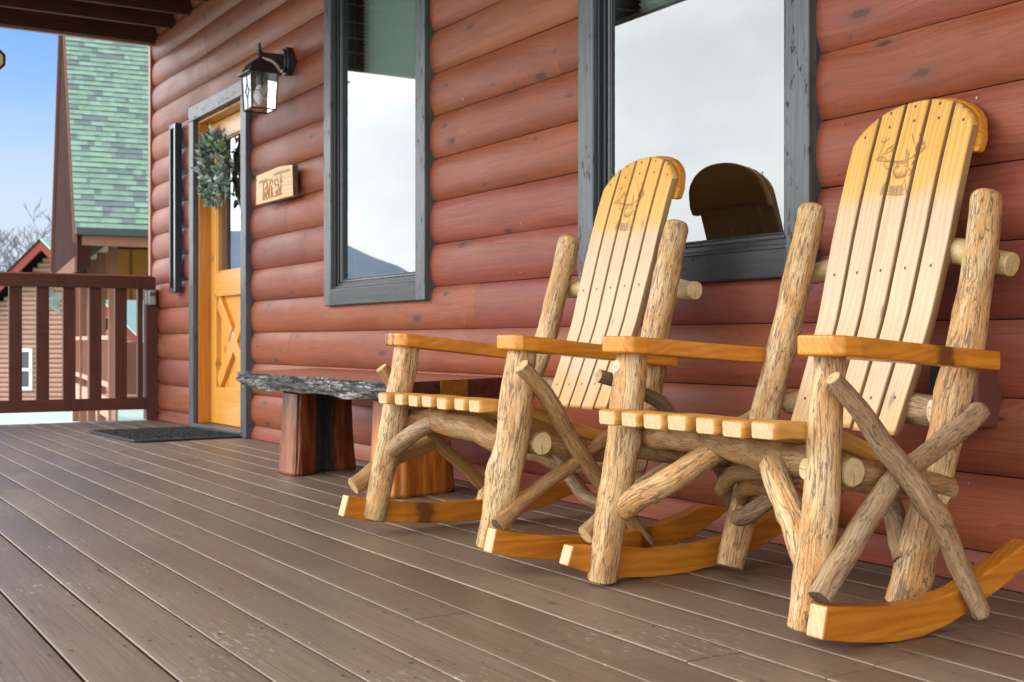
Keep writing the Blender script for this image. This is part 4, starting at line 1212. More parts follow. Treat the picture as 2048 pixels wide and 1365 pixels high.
C1 = dict(seed=44,
  frontL=([(-0.377, 1.615, 0.024), (-0.351, 1.65, 0.236), (-0.326, 1.68, 0.407), (-0.337, 1.712, 0.560)], [0.036, 0.039, 0.040, 0.037]),
  frontR=([(0.340, 1.618, 0.036), (0.364, 1.65, 0.226), (0.370, 1.68, 0.420), (0.348, 1.712, 0.556)], [0.042, 0.045, 0.043, 0.036]),
  rearL=([(-0.398, 2.02, 0.014), (-0.373, 2.07, 0.182), (-0.330, 2.12, 0.381), (-0.300, 2.20, 0.578), (-0.281, 2.285, 0.905)], [0.033, 0.034, 0.034, 0.036, 0.036]),
  rearR=([(0.330, 2.02, 0.022), (0.333, 2.12, 0.337), (0.325, 2.15, 0.47), (0.311, 2.20, 0.664), (0.281, 2.285, 0.905)], [0.041, 0.041, 0.041, 0.040, 0.036]),
  logs=[
    ('seat_rail', [(-0.34, 1.735, 0.345), (-0.25, 1.735, 0.335), (0.0, 1.735, 0.322), (0.2, 1.735, 0.308), (0.405, 1.735, 0.306)], [0.028, 0.036, 0.036, 0.036, 0.031], dict(mat='twig', cap='cut')),
    ('seat_rail', [(-0.36, 2.04, 0.275), (0.0, 2.04, 0.275), (0.42, 2.04, 0.245)], [0.028, 0.031, 0.028], dict(mat='twig', cap='cut')),
    ('side_rail', [(0.345, 1.66, 0.320), (0.345, 1.85, 0.288), (0.345, 2.09, 0.250)], [0.024, 0.028, 0.025], dict(mat='twig', cap='cut')),
    ('side_rail', [(-0.325, 1.66, 0.320), (-0.33, 1.85, 0.30), (-0.335, 2.09, 0.268)], [0.024, 0.027, 0.025], dict(mat='twig', cap='cut')),
    ('back_rail', [(-0.34, 2.31, 0.745), (-0.1, 2.31, 0.750), (0.12, 2.31, 0.75), (0.335, 2.31, 0.722)], [0.026, 0.029, 0.031, 0.027], dict(mat='cut', cap='cut')),
    ('back_rail', [(-0.30, 2.183, 0.430), (-0.1, 2.190, 0.424), (0.1, 2.192, 0.42), (0.30, 2.185, 0.412)], [0.027, 0.031, 0.031, 0.030], dict(mat='twig2', cap='cut', caps=('round', 'flat'))),
    ('brace', [(0.405, 1.672, 0.510), (0.402, 1.75, 0.425), (0.398, 1.821, 0.337), (0.396, 1.952, 0.165), (0.398, 2.09, 0.018)], [0.021, 0.022, 0.023, 0.022, 0.019], dict(mat='twig', cap='cut', caps=('flat', 'round'))),
    ('brace', [(0.405, 1.60, 0.103), (0.392, 1.75, 0.195), (0.380, 1.93, 0.288), (0.375, 2.17, 0.405)], [0.021, 0.020, 0.019, 0.018], dict(mat='twig', cap='cutdark')),
    ('knee_brace', [(-0.365, 1.645, 0.222), (-0.29, 1.66, 0.262), (-0.22, 1.69, 0.306), (-0.17, 1.73, 0.335)], [0.027, 0.026, 0.025, 0.024], dict(mat='twig2', cap='cut', caps=('round', 'flat'))),
    ('knee_brace', [(0.275, 1.70, 0.325), (0.270, 1.70, 0.275), (0.315, 1.68, 0.215), (0.36, 1.66, 0.17)], [0.024, 0.024, 0.023, 0.020], dict(mat='bark', cap='cut')),
    ('brace', [(-0.418, 1.565, 0.122), (-0.415, 1.70, 0.198), (-0.405, 1.94, 0.290), (-0.365, 2.19, 0.40)], [0.028, 0.026, 0.025, 0.020], dict(mat='plank', cap='cut')),
    ('brace', [(-0.405, 1.655, 0.490), (-0.398, 1.75, 0.36), (-0.398, 1.858, 0.245), (-0.405, 2.054, 0.070)], [0.020, 0.021, 0.021, 0.020], dict(mat='plank', cap='cut')),
    ('twisted_stretcher', [(-0.30, 2.06, 0.19), (-0.1, 2.03, 0.225), (0.08, 2.03, 0.20), (0.28, 2.05, 0.23)], [0.017, 0.02, 0.019, 0.017], dict(mat='twig', cap='cut')),
    ('knee_brace', [(0.02, 2.03, 0.262), (0.09, 2.02, 0.20), (0.19, 2.02, 0.13), (0.29, 2.04, 0.10)], [0.021, 0.022, 0.022, 0.02], dict(mat='twig2', cap='cut')),
  ],
  armL=([(-0.393, 1.660), (-0.292, 1.660), (-0.275, 1.678), (-0.272, 1.72), (-0.286, 1.81), (-0.315, 2.0), (-0.330, 2.200), (-0.376, 2.200), (-0.388, 2.0), (-0.403, 1.81), (-0.410, 1.72), (-0.407, 1.678)], 0.600, 0.545, 1.66, 2.200),
  armR=([(0.307, 1.655), (0.396, 1.655), (0.411, 1.673), (0.415, 1.715), (0.408, 1.80), (0.395, 2.0), (0.388, 2.205), (0.342, 2.205), (0.335, 2.0), (0.308, 1.80), (0.294, 1.715), (0.295, 1.673)], 0.592, 0.540, 1.655, 2.205),
  rockL=(-0.415, -0.372, [(1.528, 0.100), (1.60, 0.084), (1.72, 0.064), (1.85, 0.055), (1.98, 0.054), (2.10, 0.060), (2.22, 0.074), (2.335, 0.100)],
         [(1.510, 0.036), (1.60, 0.014), (1.72, 0.000), (1.86, -0.010), (2.0, -0.011), (2.12, -0.008), (2.24, 0.014), (2.36, 0.050), (2.42, 0.075)]),
  rockR=(0.372, 0.415, [(1.590, 0.096), (1.66, 0.080), (1.77, 0.062), (1.88, 0.052), (2.0, 0.054), (2.12, 0.064), (2.22, 0.088), (2.27, 0.105)],
         [(1.575, 0.034), (1.66, 0.014), (1.77, -0.002), (1.88, -0.010), (2.0, -0.011), (2.12, -0.008), (2.24, 0.022), (2.34, 0.070), (2.375, 0.094)]),
  seatpath=[(y - 0.03, z) for y, z in SEATP], seat0=-0.272, seatd=0.094)
make_chair('rocking_chair', 'log rocking chair farther from the bench, standing in front of the bare log wall', -2.02, 1.0, 0.0, C2)
make_chair('rocking_chair', 'log rocking chair standing between the bench and the other rocking chair', -2.981, 0.96, 0.023, C1)

# ------------------------------------------------------------------ live-edge bench
bench = thing('bench', (-4.6, 2.05, 0), 'rustic live-edge slab bench with charred front edge on two thick stump legs', 'bench')
sl = MB()
nx, ny, nz = 150, 16, 7
ZT, TH = 0.437, 0.066
def slab_pt(u, v, w):
    """u along, v front to back, w top(0) to bottom(1)"""
    xl = -5.36 - 0.52 * v + 0.02 * noise.noise(Vector((v * 4, w * 3, 1)))
    xr = -3.66 - 0.33 * v + 0.008 * noise.noise(Vector((v * 9, w * 4, 5)))
    x = xl + (xr - xl) * u
    yfro = 1.775 + 0.022 * noise.noise(Vector((u * 5, 2.2, 0))) + 0.05 * max(0, 0.06 - u) / 0.06
    y = yfro + (2.40 - yfro) * v
    z = ZT - TH * w
    if v < 0.12:
        rr = (1 - v / 0.12)
        y += rr * (0.022 * noise.noise(Vector((u * 9, w * 2.6, 3))) + 0.007 * noise.noise(Vector((u * 40, w * 9, 8))) + 0.022 * (w - 0.35))
    th = 0.012 * noise.noise(Vector((u * 6, v * 2, 4)))
    z -= (th + (0.028 if u < 0.05 else 0.0) * (1 - u / 0.05) * -1) * w if w > 0.5 else 0
    return Vector((x, y, z))
def sheetf(fn, na, nb, mat, flip, gfn):
    ids = [[sl.vert(fn(i / na, j / nb), gfn(fn(i / na, j / nb))) for j in range(nb + 1)] for i in range(na + 1)]
    for i in range(na):
        for j in range(nb):
            q = (ids[i][j], ids[i + 1][j], ids[i + 1][j + 1], ids[i][j + 1])
            sl.face(q[::-1] if flip else q, mat)
gx_ = lambda p: (p.x, p.y, p.z)
sheetf(lambda a, b_: slab_pt(a, b_, 0), nx, ny, 0, False, gx_)
sheetf(lambda a, b_: slab_pt(a, b_, 1), nx, ny, 1, True, gx_)
sheetf(lambda a, b_: slab_pt(a, 0, b_), nx, nz * 2, 1, True, gx_)
sheetf(lambda a, b_: slab_pt(a, 1, b_), nx, nz, 0, False, gx_)
sheetf(lambda a, b_: slab_pt(0, a, b_), ny * 2, nz, 1, False, lambda p: (p.y, p.x, p.z))
sheetf(lambda a, b_: slab_pt(1, a, b_), ny * 3, nz, 2, True, lambda p: (p.y, p.x, p.z))
sl.build('seat_slab', [M['bench'], M['char'], M['slabend']], bench)
pl = MB()
e0, e1 = slab_pt(1, 0.36, 0.5), slab_pt(1, 0.60, 0.5)
nrm = Vector((1, -0.6, 0)).normalized()
d_ = (e1 - e0).normalized(); nrm = Vector((d_.y, -d_.x, 0))
ids = []
for o_ in (0.004, 0.010):
    for (a_, z_) in ((0, -0.028), (1, -0.028), (1, 0.030), (0, 0.030)):
        p = e0 + (e1 - e0) * a_ + nrm * o_ + Vector((0, 0, z_)); ids.append(pl.vert(p))
pl.face(ids[4:8], 0, False)
for a_ in range(4): pl.face((ids[a_], ids[(a_ + 1) % 4], ids[4 + (a_ + 1) % 4], ids[4 + a_]), 0, False)
pl.build('end_patch', [M['yellowpatch']], bench)  # thin yellow patch set on the slab end

def stump(cx, cy, wy, wx, top, charc, charw, seed, skew, mt='stump'):
    m = MB()
    n, nh = 72, 26
    rows = []
    for j in range(nh + 1):
        f = j / nh
        z = 0.001 + (top - 0.001) * f
        k = 1.05 - 0.11 * f + 0.03 * (1 - f) ** 4
        row = []
        for i in range(n):
            a = 2 * math.pi * i / n
            e = 0.26 if mt == 'stump' else 0.55
            ca_, sa_ = math.cos(a), math.sin(a)
            px = wx / 2 * math.copysign(abs(ca_) ** e, ca_); py = wy / 2 * math.copysign(abs(sa_) ** e, sa_)
            flute = 1 + 0.06 * noise.noise(Vector((ca_ * 2.2, sa_ * 5.2, f * 0.7 + seed))) + 0.04 * noise.noise(Vector((ca_ * 7, sa_ * 12, f * 1.6 + seed)))
            px *= k * flute; py *= k * flute
            ch = 0.0
            if charw > 0 and ca_ > 0:
                q = abs(py / (wy * k) - charc) / charw
                ch = max(0.0, 1 - q)
                px -= 0.055 * max(0, 1 - q) ** 1.0
            row.append(m.vert((cx + px + skew * py, cy + py, z), (z, px + seed, py), char=min(1.0, ch * 1.7)))
        rows.append(row)
    for j in range(nh):
        for i in range(n):
            m.face((rows[j][i], rows[j][(i + 1) % n], rows[j + 1][(i + 1) % n], rows[j + 1][i]))
    m.face(rows[0][::-1], 0, False); m.face(rows[-1], 0, False)
    return m.build('leg', [M[mt]], bench)
stump(-5.085, 2.085, 0.335, 0.19, 0.358, 0.06, 0.24, 1.7, -0.42)
stump(-4.17, 2.09, 0.32, 0.22, 0.358, 0, 0, 5.1, -0.20, 'stump2')

# ------------------------------------------------------------------ door mat
mt = MB()
mm = Matrix.Translation((-7.47, 2.065, 0.0)) @ Matrix.Rotation(R(3), 4, 'Z')
mt.box(-0.46, 0.46, -0.325, 0.325, 0.004, 0.016, 0.006, 'x', mtx=mm)
rm = random.Random(3)
for k in range(9000):   # coarse pile
    x, y = rm.uniform(-0.445, 0.445), rm.uniform(-0.31, 0.31)
    h = rm.uniform(0.003, 0.008); a = rm.uniform(0, 6.3); w = 0.0035
    dx, dy = math.cos(a) * w, math.sin(a) * w
    p = [mm @ Vector(q) for q in ((x - dx, y - dy, 0.0155), (x + dx, y + dy, 0.0155), (x + rm.uniform(-.004, .004), y + rm.uniform(-.004, .004), 0.0155 + h))]
    mt.face([mt.vert(q) for q in p], 0, False)
mt.build('door_mat', [M['rubber']], None, (-7.47, 2.065, 0), 'charcoal ribbed door mat lying on the deck before the golden door', 'door mat')

# ------------------------------------------------------------------ wall lantern
LX, LY, LZ = -6.315, YW - 0.20, 1.906
lamp = thing('wall_lantern', (-6.32, YW - 0.045, 2.08), 'black wall lantern with clear leaded glass mounted beside the golden door', 'lantern')
m = MB()
PX = LX
pts = []
for j in range(28):
    a = 2 * math.pi * j / 28
    ex = 0.7
    pts.append((0.050 * math.copysign(abs(math.cos(a)) ** ex, math.cos(a)), 0.076 * math.copysign(abs(math.sin(a)) ** ex, math.sin(a))))
m.prism(pts, lambda a, b_, t: Vector((PX + a, YW - 0.045 - t, 2.092 + b_)), -0.04, 0.016, 0.006, 3)
m.prism([(a * 0.78, b_ * 0.84) for a, b_ in pts], lambda a, b_, t: Vector((PX + a, YW - 0.045 - t, 2.092 + b_)), 0.0165, 0.030, 0.006, 3)
m.build('back_plate', [M['iron']], lamp)
m = MB()
arm = [(YW - 0.072, 2.128), (YW - 0.072, 2.040), (YW - 0.084, 2.046), (YW - 0.102, 2.072), (YW - 0.135, 2.095), (LY + 0.006, 2.104), (LY + 0.006, 2.124)]
m.prism(arm, lambda a, b_, t: Vector((PX + t, a, b_)), -0.010, 0.010, 0.003, 2)
m.build('arm', [M['iron']], lamp)
m = MB()   # roof: square bell
hz = [(0.0, 0.094), (0.005, 0.094), (0.009, 0.079), (0.034, 0.071), (0.058, 0.058), (0.072, 0.044), (0.080, 0.026), (0.088, 0.018)]
z0 = LZ + 0.092
rows = []
for dz, hw in hz:
    rows.append([m.vert((LX + sx * hw, LY + sy * hw, z0 + dz)) for sx, sy in ((-1, -1), (1, -1), (1, 1), (-1, 1))])
for a_, b_ in zip(rows[:-1], rows[1:]):
    for i in range(4): m.face((a_[i], a_[(i + 1) % 4], b_[(i + 1) % 4], b_[i]), 0, False)
m.face(rows[0][::-1], 0, False); m.face(rows[-1], 0, False)
m.build('roof', [M['iron']], lamp)
m = MB()
m.tube([(LX, LY, z0 + 0.082), (LX, LY, z0 + 0.100), (LX, LY, z0 + 0.110), (LX, LY, z0 + 0.119), (LX, LY, z0 + 0.128), (LX, LY, z0 + 0.139), (LX, LY, z0 + 0.150), (LX, LY, z0 + 0.176)],
       [0.016, 0.012, 0.017, 0.009, 0.014, 0.008, 0.0085, 0.004], 14, 26, 0.0, 0, 0, ('flat', 'round'))
m.build('finial', [M['iron']], lamp)
m = MB()   # cage: posts, rails, lead lines
hb, ht, zb, zt = 0.066, 0.074, LZ - 0.094, z0 + 0.004
def bar(p, q, r): m.tube([p, q], r, 8, 1, 0, 0, 0)
cor = [(-1, -1), (1, -1), (1, 1), (-1, 1)]
for i, (sx, sy) in enumerate(cor):
    bar((LX + sx * hb, LY + sy * hb, zb), (LX + sx * ht, LY + sy * ht, zt), 0.0042)
    s2, t2 = cor[(i + 1) % 4]
    bar((LX + sx * hb, LY + sy * hb, zb), (LX + s2 * hb, LY + t2 * hb, zb), 0.0045)
    # lead pattern on each face
    def fp(u, w):
        hw = hb + (ht - hb) * w
        a_ = Vector((LX + sx * hw, LY + sy * hw, zb + (zt - zb) * w)); b_ = Vector((LX + s2 * hw, LY + t2 * hw, zb + (zt - zb) * w))
        return a_ + (b_ - a_) * u
    for (u0, w0, u1, w1) in ((0, .5, .32, .5), (.68, .5, 1, .5), (.32, .5, .5, .72), (.5, .72, .68, .5), (.68, .5, .5, .30), (.5, .30, .32, .5), (.5, .72, .5, 1.0), (.5, .30, .5, 0)):
        bar(fp(u0, w0), fp(u1, w1), 0.0016)
m.build('cage', [M['iron']], lamp)
m = MB()
for i, (sx, sy) in enumerate(cor):
    s2, t2 = cor[(i + 1) % 4]
    q = [m.vert((LX + sx * hb * .98, LY + sy * hb * .98, zb + .004)), m.vert((LX + s2 * hb * .98, LY + t2 * hb * .98, zb + .004)),
         m.vert((LX + s2 * ht * .98, LY + t2 * ht * .98, zt)), m.vert((LX + sx * ht * .98, LY + sy * ht * .98, zt))]
    m.face(q, 0, False)
m.build('glass', [M['lampglass']], lamp)
m = MB()
m.tube([(LX, LY, zt), (LX, LY, zt - 0.055)], 0.017, 14, 2, 0, 0, 0)
m.build('socket', [M['darkgrey']], lamp)
m = MB()
m.tube([(LX, LY, zt - 0.055), (LX, LY, zt - 0.075), (LX, LY, zt - 0.11), (LX, LY, zt - 0.14), (LX, LY, zt - 0.152)], [0.014, 0.022, 0.032, 0.026, 0.012], 16, 14, 0, 0, 0, ('flat', 'round'))
m.build('bulb', [M['bulb']], lamp)

# ------------------------------------------------------------------ carved wooden sign
sg = thing('wooden_sign', (-6.42, YW - 0.06, 1.43), 'small pale wood slab sign with burnt lettering on the wall between door and narrow window', 'sign')
SX0, SX1, SZ0, SZ1 = -6.717, -6.150, 1.345, 1.522
ys0 = YW - 0.078
m = MB()
pts = [(SX0, SZ0 + .004), (SX1 + 0.01, SZ0), (SX1, SZ1 - 0.012), (SX1 - 0.20, SZ1 + 0.004), (SX0 + 0.26, SZ1), (SX0 + 0.006, SZ1 - 0.006)]
m.prism(pts, lambda a, b_, t: Vector((a, ys0 + t, b_)), 0, 0.030, 0.003, 2, 'x')
for i, f in enumerate(m.f):
    if min(m.v[q][0] for q in f) > SX1 - 0.004: m.m[i] = 1
m.build('slab', [M['signwood'], M['bark_edge']], sg)
def strokes(name, mat, lines, ox, oz, sx, sz, r):
    m = MB()
    for ln in lines:
        p = [(ox + a * sx, ys0 - 0.0008, oz + b_ * sz) for a, b_ in ln]
        for a_, b_ in zip(p[:-1], p[1:]): m.tube([a_, b_], r, 6, 1, 0, 0, 0)
    return m.build(name, [M[mat]], sg)
big = [
 [(0.0, 0.0), (0.02, 0.95), (0.16, 1.0), (0.24, 0.78), (0.14, 0.60), (0.02, 0.55)],
 [(0.06, 0.1), (0.12, 0.45), (0.16, 0.1)], [(0.18, 0.1), (0.26, 0.72), (0.30, 0.1)], [(0.34, 0.1), (0.36, 0.75), (0.40, 0.98), (0.48, 0.98), (0.52, 0.8)],
 [(0.44, 0.1), (0.46, 0.7), (0.50, 0.1)], [(0.22, 0.36), (0.29, 0.36)],
 [(0.80, 0.76), (0.74, 0.95), (0.64, 0.92), (0.61, 0.74), (0.68, 0.60), (0.80, 0.66), (0.83, 0.45), (0.74, 0.2), (0.64, 0.28)],
 [(0.94, 1.1), (0.93, 0.1)], [(0.86, 0.74), (1.02, 0.76)], [(0.0, 0.03), (0.5, 0.05), (1.0, 0.08)], [(0.70, 0.1), (0.72, 0.32), (0.78, 0.1)], [(0.86, 0.1), (0.88, 0.4)]]
strokes('burnt_lettering', 'burnt', big, -6.60, 1.364, 0.30, 0.102, 0.0029)
rs = random.Random(8)
for (x0, x1, z) in ((0.0, 0.30, 0.0), (0.52, 1.0, 0.22)):
    small, x, pz = [], x0, z
    while x < x1:
        h = rs.choice((0.5, 0.7, 1.0)); small.append([(x, z), (x + 0.01, z + 0.2 * h), (x + 0.025, z + 0.1), (x + 0.042, z)]); x += 0.042
    strokes('small_lettering', 'ink', small, -6.66, 1.466, 0.46, 0.075, 0.0020)

# ------------------------------------------------------------------ tall narrow black frame left of the door
vs = thing('wall_frame', (-8.37, YW - 0.05, 0.93), 'tall narrow black frame hung on the logs left of the door', 'frame')
m = MB()
frame_ring(m, -8.455, -8.300, 0.905, 2.060, 0.030, YW - 0.085, YW - 0.040, 0.002)
m.build('outer_frame', [M['slateblack']], vs)
m = MB(); m.box(-8.42, -8.335, YW - 0.052, YW - 0.0405, 0.940, 2.025, 0.0, 'z'); m.build('back_panel', [M['slateblack']], vs)
m = MB(); m.box(-8.3245, -8.306, YW - 0.0895, YW - 0.0855, 0.915, 2.050, 0.001, 'z'); m.build('edge_strip', [M['steel']], vs)

# ------------------------------------------------------------------ wreath
wr = thing('wreath', (-7.66, YW + 0.02, 1.69), 'green leafy wreath with pale and lime leaves hanging on the golden door', 'wreath')
WC = Vector((-7.60, YW - 0.005, 1.675))
m = MB()
ring_pts = [WC + Vector((0.165 * math.cos(2 * math.pi * k / 36), 0, 0.178 * math.sin(2 * math.pi * k / 36))) for k in range(37)]
m.tube(ring_pts, 0.016, 8, 72, 0.2)
m.build('twig_ring', [M['plankdark'], M['plankdark']], wr)
m = MB()
rw = random.Random(17)
for k in range(980):
    a = rw.uniform(0, 2 * math.pi)
    rad = Vector((math.cos(a), 0, math.sin(a)))
    c0 = WC + Vector((0.165 * rad.x, 0, 0.178 * rad.z)) + Vector((rw.gauss(0, .022), rw.uniform(-.06, .02), rw.gauss(0, .022)))
    d = (rad * rw.uniform(-0.5, 1.0) + Vector((rw.gauss(0, .5), rw.uniform(-0.9, 0.15), rw.gauss(0, .5) - 0.15)))
    d.normalize()
    if c0.y > YW + 0.01: c0.y = YW + 0.01
    ln = rw.uniform(0.030, 0.072) * (1.5 if rw.random() < 0.06 else 1)
    wd = ln * rw.uniform(0.16, 0.25)
    sdv = d.cross(Vector((rw.gauss(0, 1), rw.gauss(0, 1), rw.gauss(0, 1)))).normalized()
    up = sdv.cross(d)
    sh = rw.random()
    sh = 0.93 + 0.07 * rw.random() if rw.random() < 0.07 else sh * 0.86
    ids = []
    for f, w in ((0, 0.15), (0.3, 0.85), (0.6, 1.0), (0.85, 0.55), (1.0, 0.05)):
        bend = up * (-0.35 * ln * f * f)
        pc = c0 + d * ln * f + bend
        ids.append([m.vert(pc + sdv * wd * w * q + up * (0.25 * wd * w * abs(q)), shade=sh) for q in (-1, 0, 1)])
    for a_, b_ in zip(ids[:-1], ids[1:]):
        for q in (0, 1): m.face((a_[q], a_[q + 1], b_[q + 1], b_[q]))
m.build('leaves', [M['leaf']], wr)

# ------------------------------------------------------------------ outlet with cover behind the right chair
ob = thing('outlet_box', (-1.9, YW - 0.04, 0.38), 'dark outlet with brown weather cover low on the wall behind the right chair', 'outlet')
m = MB(); m.box(-2.005, -1.905, YW - 0.062, YW - 0.0005, 0.385, 0.515, 0.004, 'z'); m.build('box', [M['slateblack']], ob)
m = MB(); m.box(-1.9045, -1.838, YW - 0.10, YW - 0.0005, 0.375, 0.52, 0.008, 'z'); m.build('cover', [M['brownbox']], ob)

# ------------------------------------------------------------------ ornament hanging at the left edge of the view
og = thing('hanging_lantern', (-7.03, 1.030, 2.06), 'octagonal amber lantern with brown rim hanging at the left edge of the photo', 'lantern')
m = MB()
OC = Vector((-7.03, 1.030, 2.078))
oct_ = [(0.068 * math.cos(R(22.5 + 45 * q)), 0.068 * math.sin(R(22.5 + 45 * q))) for q in range(8)]
oct2 = [(a * 0.80, b_ * 0.80) for a, b_ in oct_]
for q in range(8):
    a_, b_ = oct_[q], oct_[(q + 1) % 8]; c_, d_ = oct2[(q + 1) % 8], oct2[q]
    m.prism([a_, b_, c_, d_], lambda p, r_, t: OC + Vector((t, p, r_)), -0.028, 0.028, 0.001, 1)
m.build('rim', [M['joist']], og)
m = MB(); m.prism(oct2, lambda p, r_, t: OC + Vector((t, p, r_)), -0.018, 0.018, 0.0, 1); m.build('pane', [plain('amber_green_pane', (0.42, 0.42, 0.13), 0.3, 0.15, 12)], og)
m = MB(); m.tube([OC + Vector((0, 0, 0.066)), OC + Vector((0, 0, 0.695))], 0.003, 6, 2, 0, 0, 0); m.build('wire', [M['iron']], og)

# ------------------------------------------------------------------ neighbouring cabin (steep green roof)
NV = Vector((-0.991, 0.136, 0)); MV = Vector((0.136, 0.991, 0)); UP = Vector((0, 0, 1))
E0 = Vector((-23.38, 4.86, 0))
def NP(n, mm_, z): return E0 + NV * n + MV * mm_ + UP * z
nb = thing('neighbour_cabin', (-26, 8, -1.6), 'brown cabin with steep green shingled roof and open porch beyond the railing', 'cabin')
m = MB()
rs = random.Random(2)
ez, slope, run = 2.66, 1.48, 3.95
nrow = 52
for i in range(nrow):
    f0, f1 = i / nrow, (i + 1) / nrow
    n0, n1 = run * f0 - 0.012, run * f1 + 0.01
    x = -0.02
    while x < 11:
        w = rs.choice((0.10, 0.16, 0.22, 0.30)) * 0.8
        sh = rs.random(); lift = rs.choice((0.0, 0.012))
        x1 = min(x + w, 11)
        q = [NP(n0 - 0.02 - lift * 0.8, x, ez + slope * n0 + 0.02 + lift * 0.4), NP(n0 - 0.02 - lift * 0.8, x1, ez + slope * n0 + 0.02 + lift * 0.4), NP(n1, x1, ez + slope * n1), NP(n1, x, ez + slope * n1)]
        m.face([m.vert(p, shade=sh) for p in q], 0, False)
        u = [NP(n0 + 0.0, x, ez + slope * n0 - 0.01), NP(n0 + 0.0, x1, ez + slope * n0 - 0.01)]
        m.face([m.vert(p, shade=0.0) for p in (u[0], u[1], q[1], q[0])], 0, False)
        x = x1
# far slope and deck of the roof
for a_ in ([(run, -0.02), (run, 11), (8.2, 11), (8.2, -0.02)],):
    m.face([m.vert(NP(n_, b_, ez + slope * (run if n_ == run else 2 * run - 8.2 + 0.0) if n_ == run else ez + slope * (2 * run - n_)), shade=0.5) for n_, b_ in a_], 0, False)
m.build('roof', [M['shingle']], nb)
m = MB()
for nA, nB in ((0.02, run), (8.15, run)):
    zA, zB = ez + slope * (nA if nA < run else 2 * run - nA) - 0.10, ez + slope * run - 0.10
    m.face([m.vert(NP(nA, 0.0, zA)), m.vert(NP(nA, 10.9, zA)), m.vert(NP(nB, 10.9, zB)), m.vert(NP(nB, 0.0, zB))], 0, False)
m.build('soffit', [M['joist']], nb)
m = MB()
def NPoly(mb, pts, m0, m1, mat=0):
    mb.prism(pts, lambda a, b_, t: NP(a, t, b_), m0, m1, 0.0, 1, 'x', mat)
NPoly(m, [(0.03, 1.95), (0.03, 2.60), (run, ez + slope * run - 0.12), (8.0, 2.45), (8.0, 1.95)], 0.02, 0.25)
m.build('gable_wall', [M['nbrown']], nb)
m = MB()
NPoly(m, [(0.0, 2.55), (run, ez + slope * run - 0.05), (run, ez + slope * run - 0.22), (0.0, 2.38)], -0.05, 0.015)
NPoly(m, [(8.1, 2.42), (run, ez + slope * run - 0.05), (run, ez + slope * run - 0.22), (8.0, 2.28)], -0.05, 0.014)
NPoly(m, [(0.03, 1.85), (8.05, 1.85), (8.05, 2.12), (0.03, 2.12)], -0.03, 0.013)
m.build('rake_trim', [M['nlight']], nb)
m = MB()
m.prism([(-0.14, 2.52), (0.0, 2.52), (0.0, 2.66), (-0.14, 2.66)], lambda a, b_, t: NP(a, t, b_), -0.02, 11, 0.02, 2)
m.build('gutter', [M['gutter']], nb)
m = MB()
m.prism([(0.0, 2.34), (0.15, 2.34), (0.15, 2.519), (0.0, 2.519)], lambda a, b_, t: NP(a, t, b_), 0.1, 11, 0.0, 1)
m.build('eave_beam', [M['npost']], nb)
P0 = Vector((-24.57, 5.80, 0))
def PP(n, mm_, z): return P0 + NV * n + MV * mm_ + UP * z
m = MB()
m.prism([(-0.15, 2.47), (12.5, 2.47), (12.5, 2.74), (-0.15, 2.74)], lambda a, b_, t: PP(a, t, b_), -0.09, 0.09, 0.0, 1)
m.build('porch_plate', [M['npink']], nb)
def npost(n, mm_, h=2.469, w=0.085):
    m = MB()
    m.prism([(n - w, mm_ - w), (n + w, mm_ - w), (n + w, mm_ + w), (n - w, mm_ + w)], lambda a, b_, t: PP(a, b_, t), -1.6, h, 0.0, 1)
    m.build('post', [M['npost']], nb)
for k in range(5): npost(2.5 * k, 0)
npost(1.6, 0.95); npost(0.0, 4.2)
for (a_, b_, z0_, z1_, mt_, nm) in ((0.1, 12.4, 0.60, 0.69, 'npink', 'porch_rail'), (0.1, 12.4, -0.36, -0.25, 'npink', 'porch_rail'), (-0.1, 12.5, -0.98, -0.56, 'npink', 'floor_rim')):
    m = MB(); m.prism([(a_, z0_), (b_, z0_), (b_, z1_), (a_, z1_)], lambda a, b2, t: PP(a, t, b2), -0.04, 0.04, 0.0, 1); m.build(nm, [M[mt_]], nb)
for k in range(44):
    n = 0.25 + 0.28 * k
    if abs((n + 0.1) % 2.5) < 0.2: continue
    m = MB(); m.prism([(n - .04, -.249), (n + .04, -.249), (n + .04, .599), (n - .04, .599)], lambda a, b2, t: PP(a, t, b2), -0.02, 0.02, 0.0, 1); m.build('baluster', [M['npost']], nb)
m = MB(); m.prism([(0.4, -0.55), (3.2, -0.55), (3.2, 0.55), (0.4, 0.55)], lambda a, b2, t: PP(1.7 + t, a, b2), -0.03, 0.03, 0.0, 1); m.build('porch_panel', [M['npost']], nb)
m = MB()
m.prism([(0.05, 1.55), (9.5, 1.55), (9.5, 2.78), (0.05, 2.78)], lambda a, b2, t: PP(5.2 + t, a, b2), 0.0, 0.12, 0.0, 1, 'y')
m.build('porch_wall', [M['yellow']], nb)
m = MB()
m.prism([(0.05, 2.74), (9.5, 2.74), (9.5, 3.1), (0.05, 3.1)], lambda a, b2, t: PP(4.9 + t, a, b2), 0.0, 0.1, 0.0, 1, 'y')
m.build('porch_header', [M['joist']], nb)
sp_ = MB(); sp_.tube([PP(4.0, 0.05, -0.55), PP(4.0, 0.05, 0.55), PP(4.0, 0.10, 0.85), PP(4.0, 0.35, 1.0), PP(4.0, 0.60, 0.98)], [0.10, 0.11, 0.12, 0.12, 0.11], 12, 24, 0.0, 0, 0)
sp_.build('curved_pipe', [M['slateblack']], None, tuple(PP(4.0, 0.05, -0.55)), 'dark curved pipe showing between balusters on the green-roofed cabin porch', 'pipe')

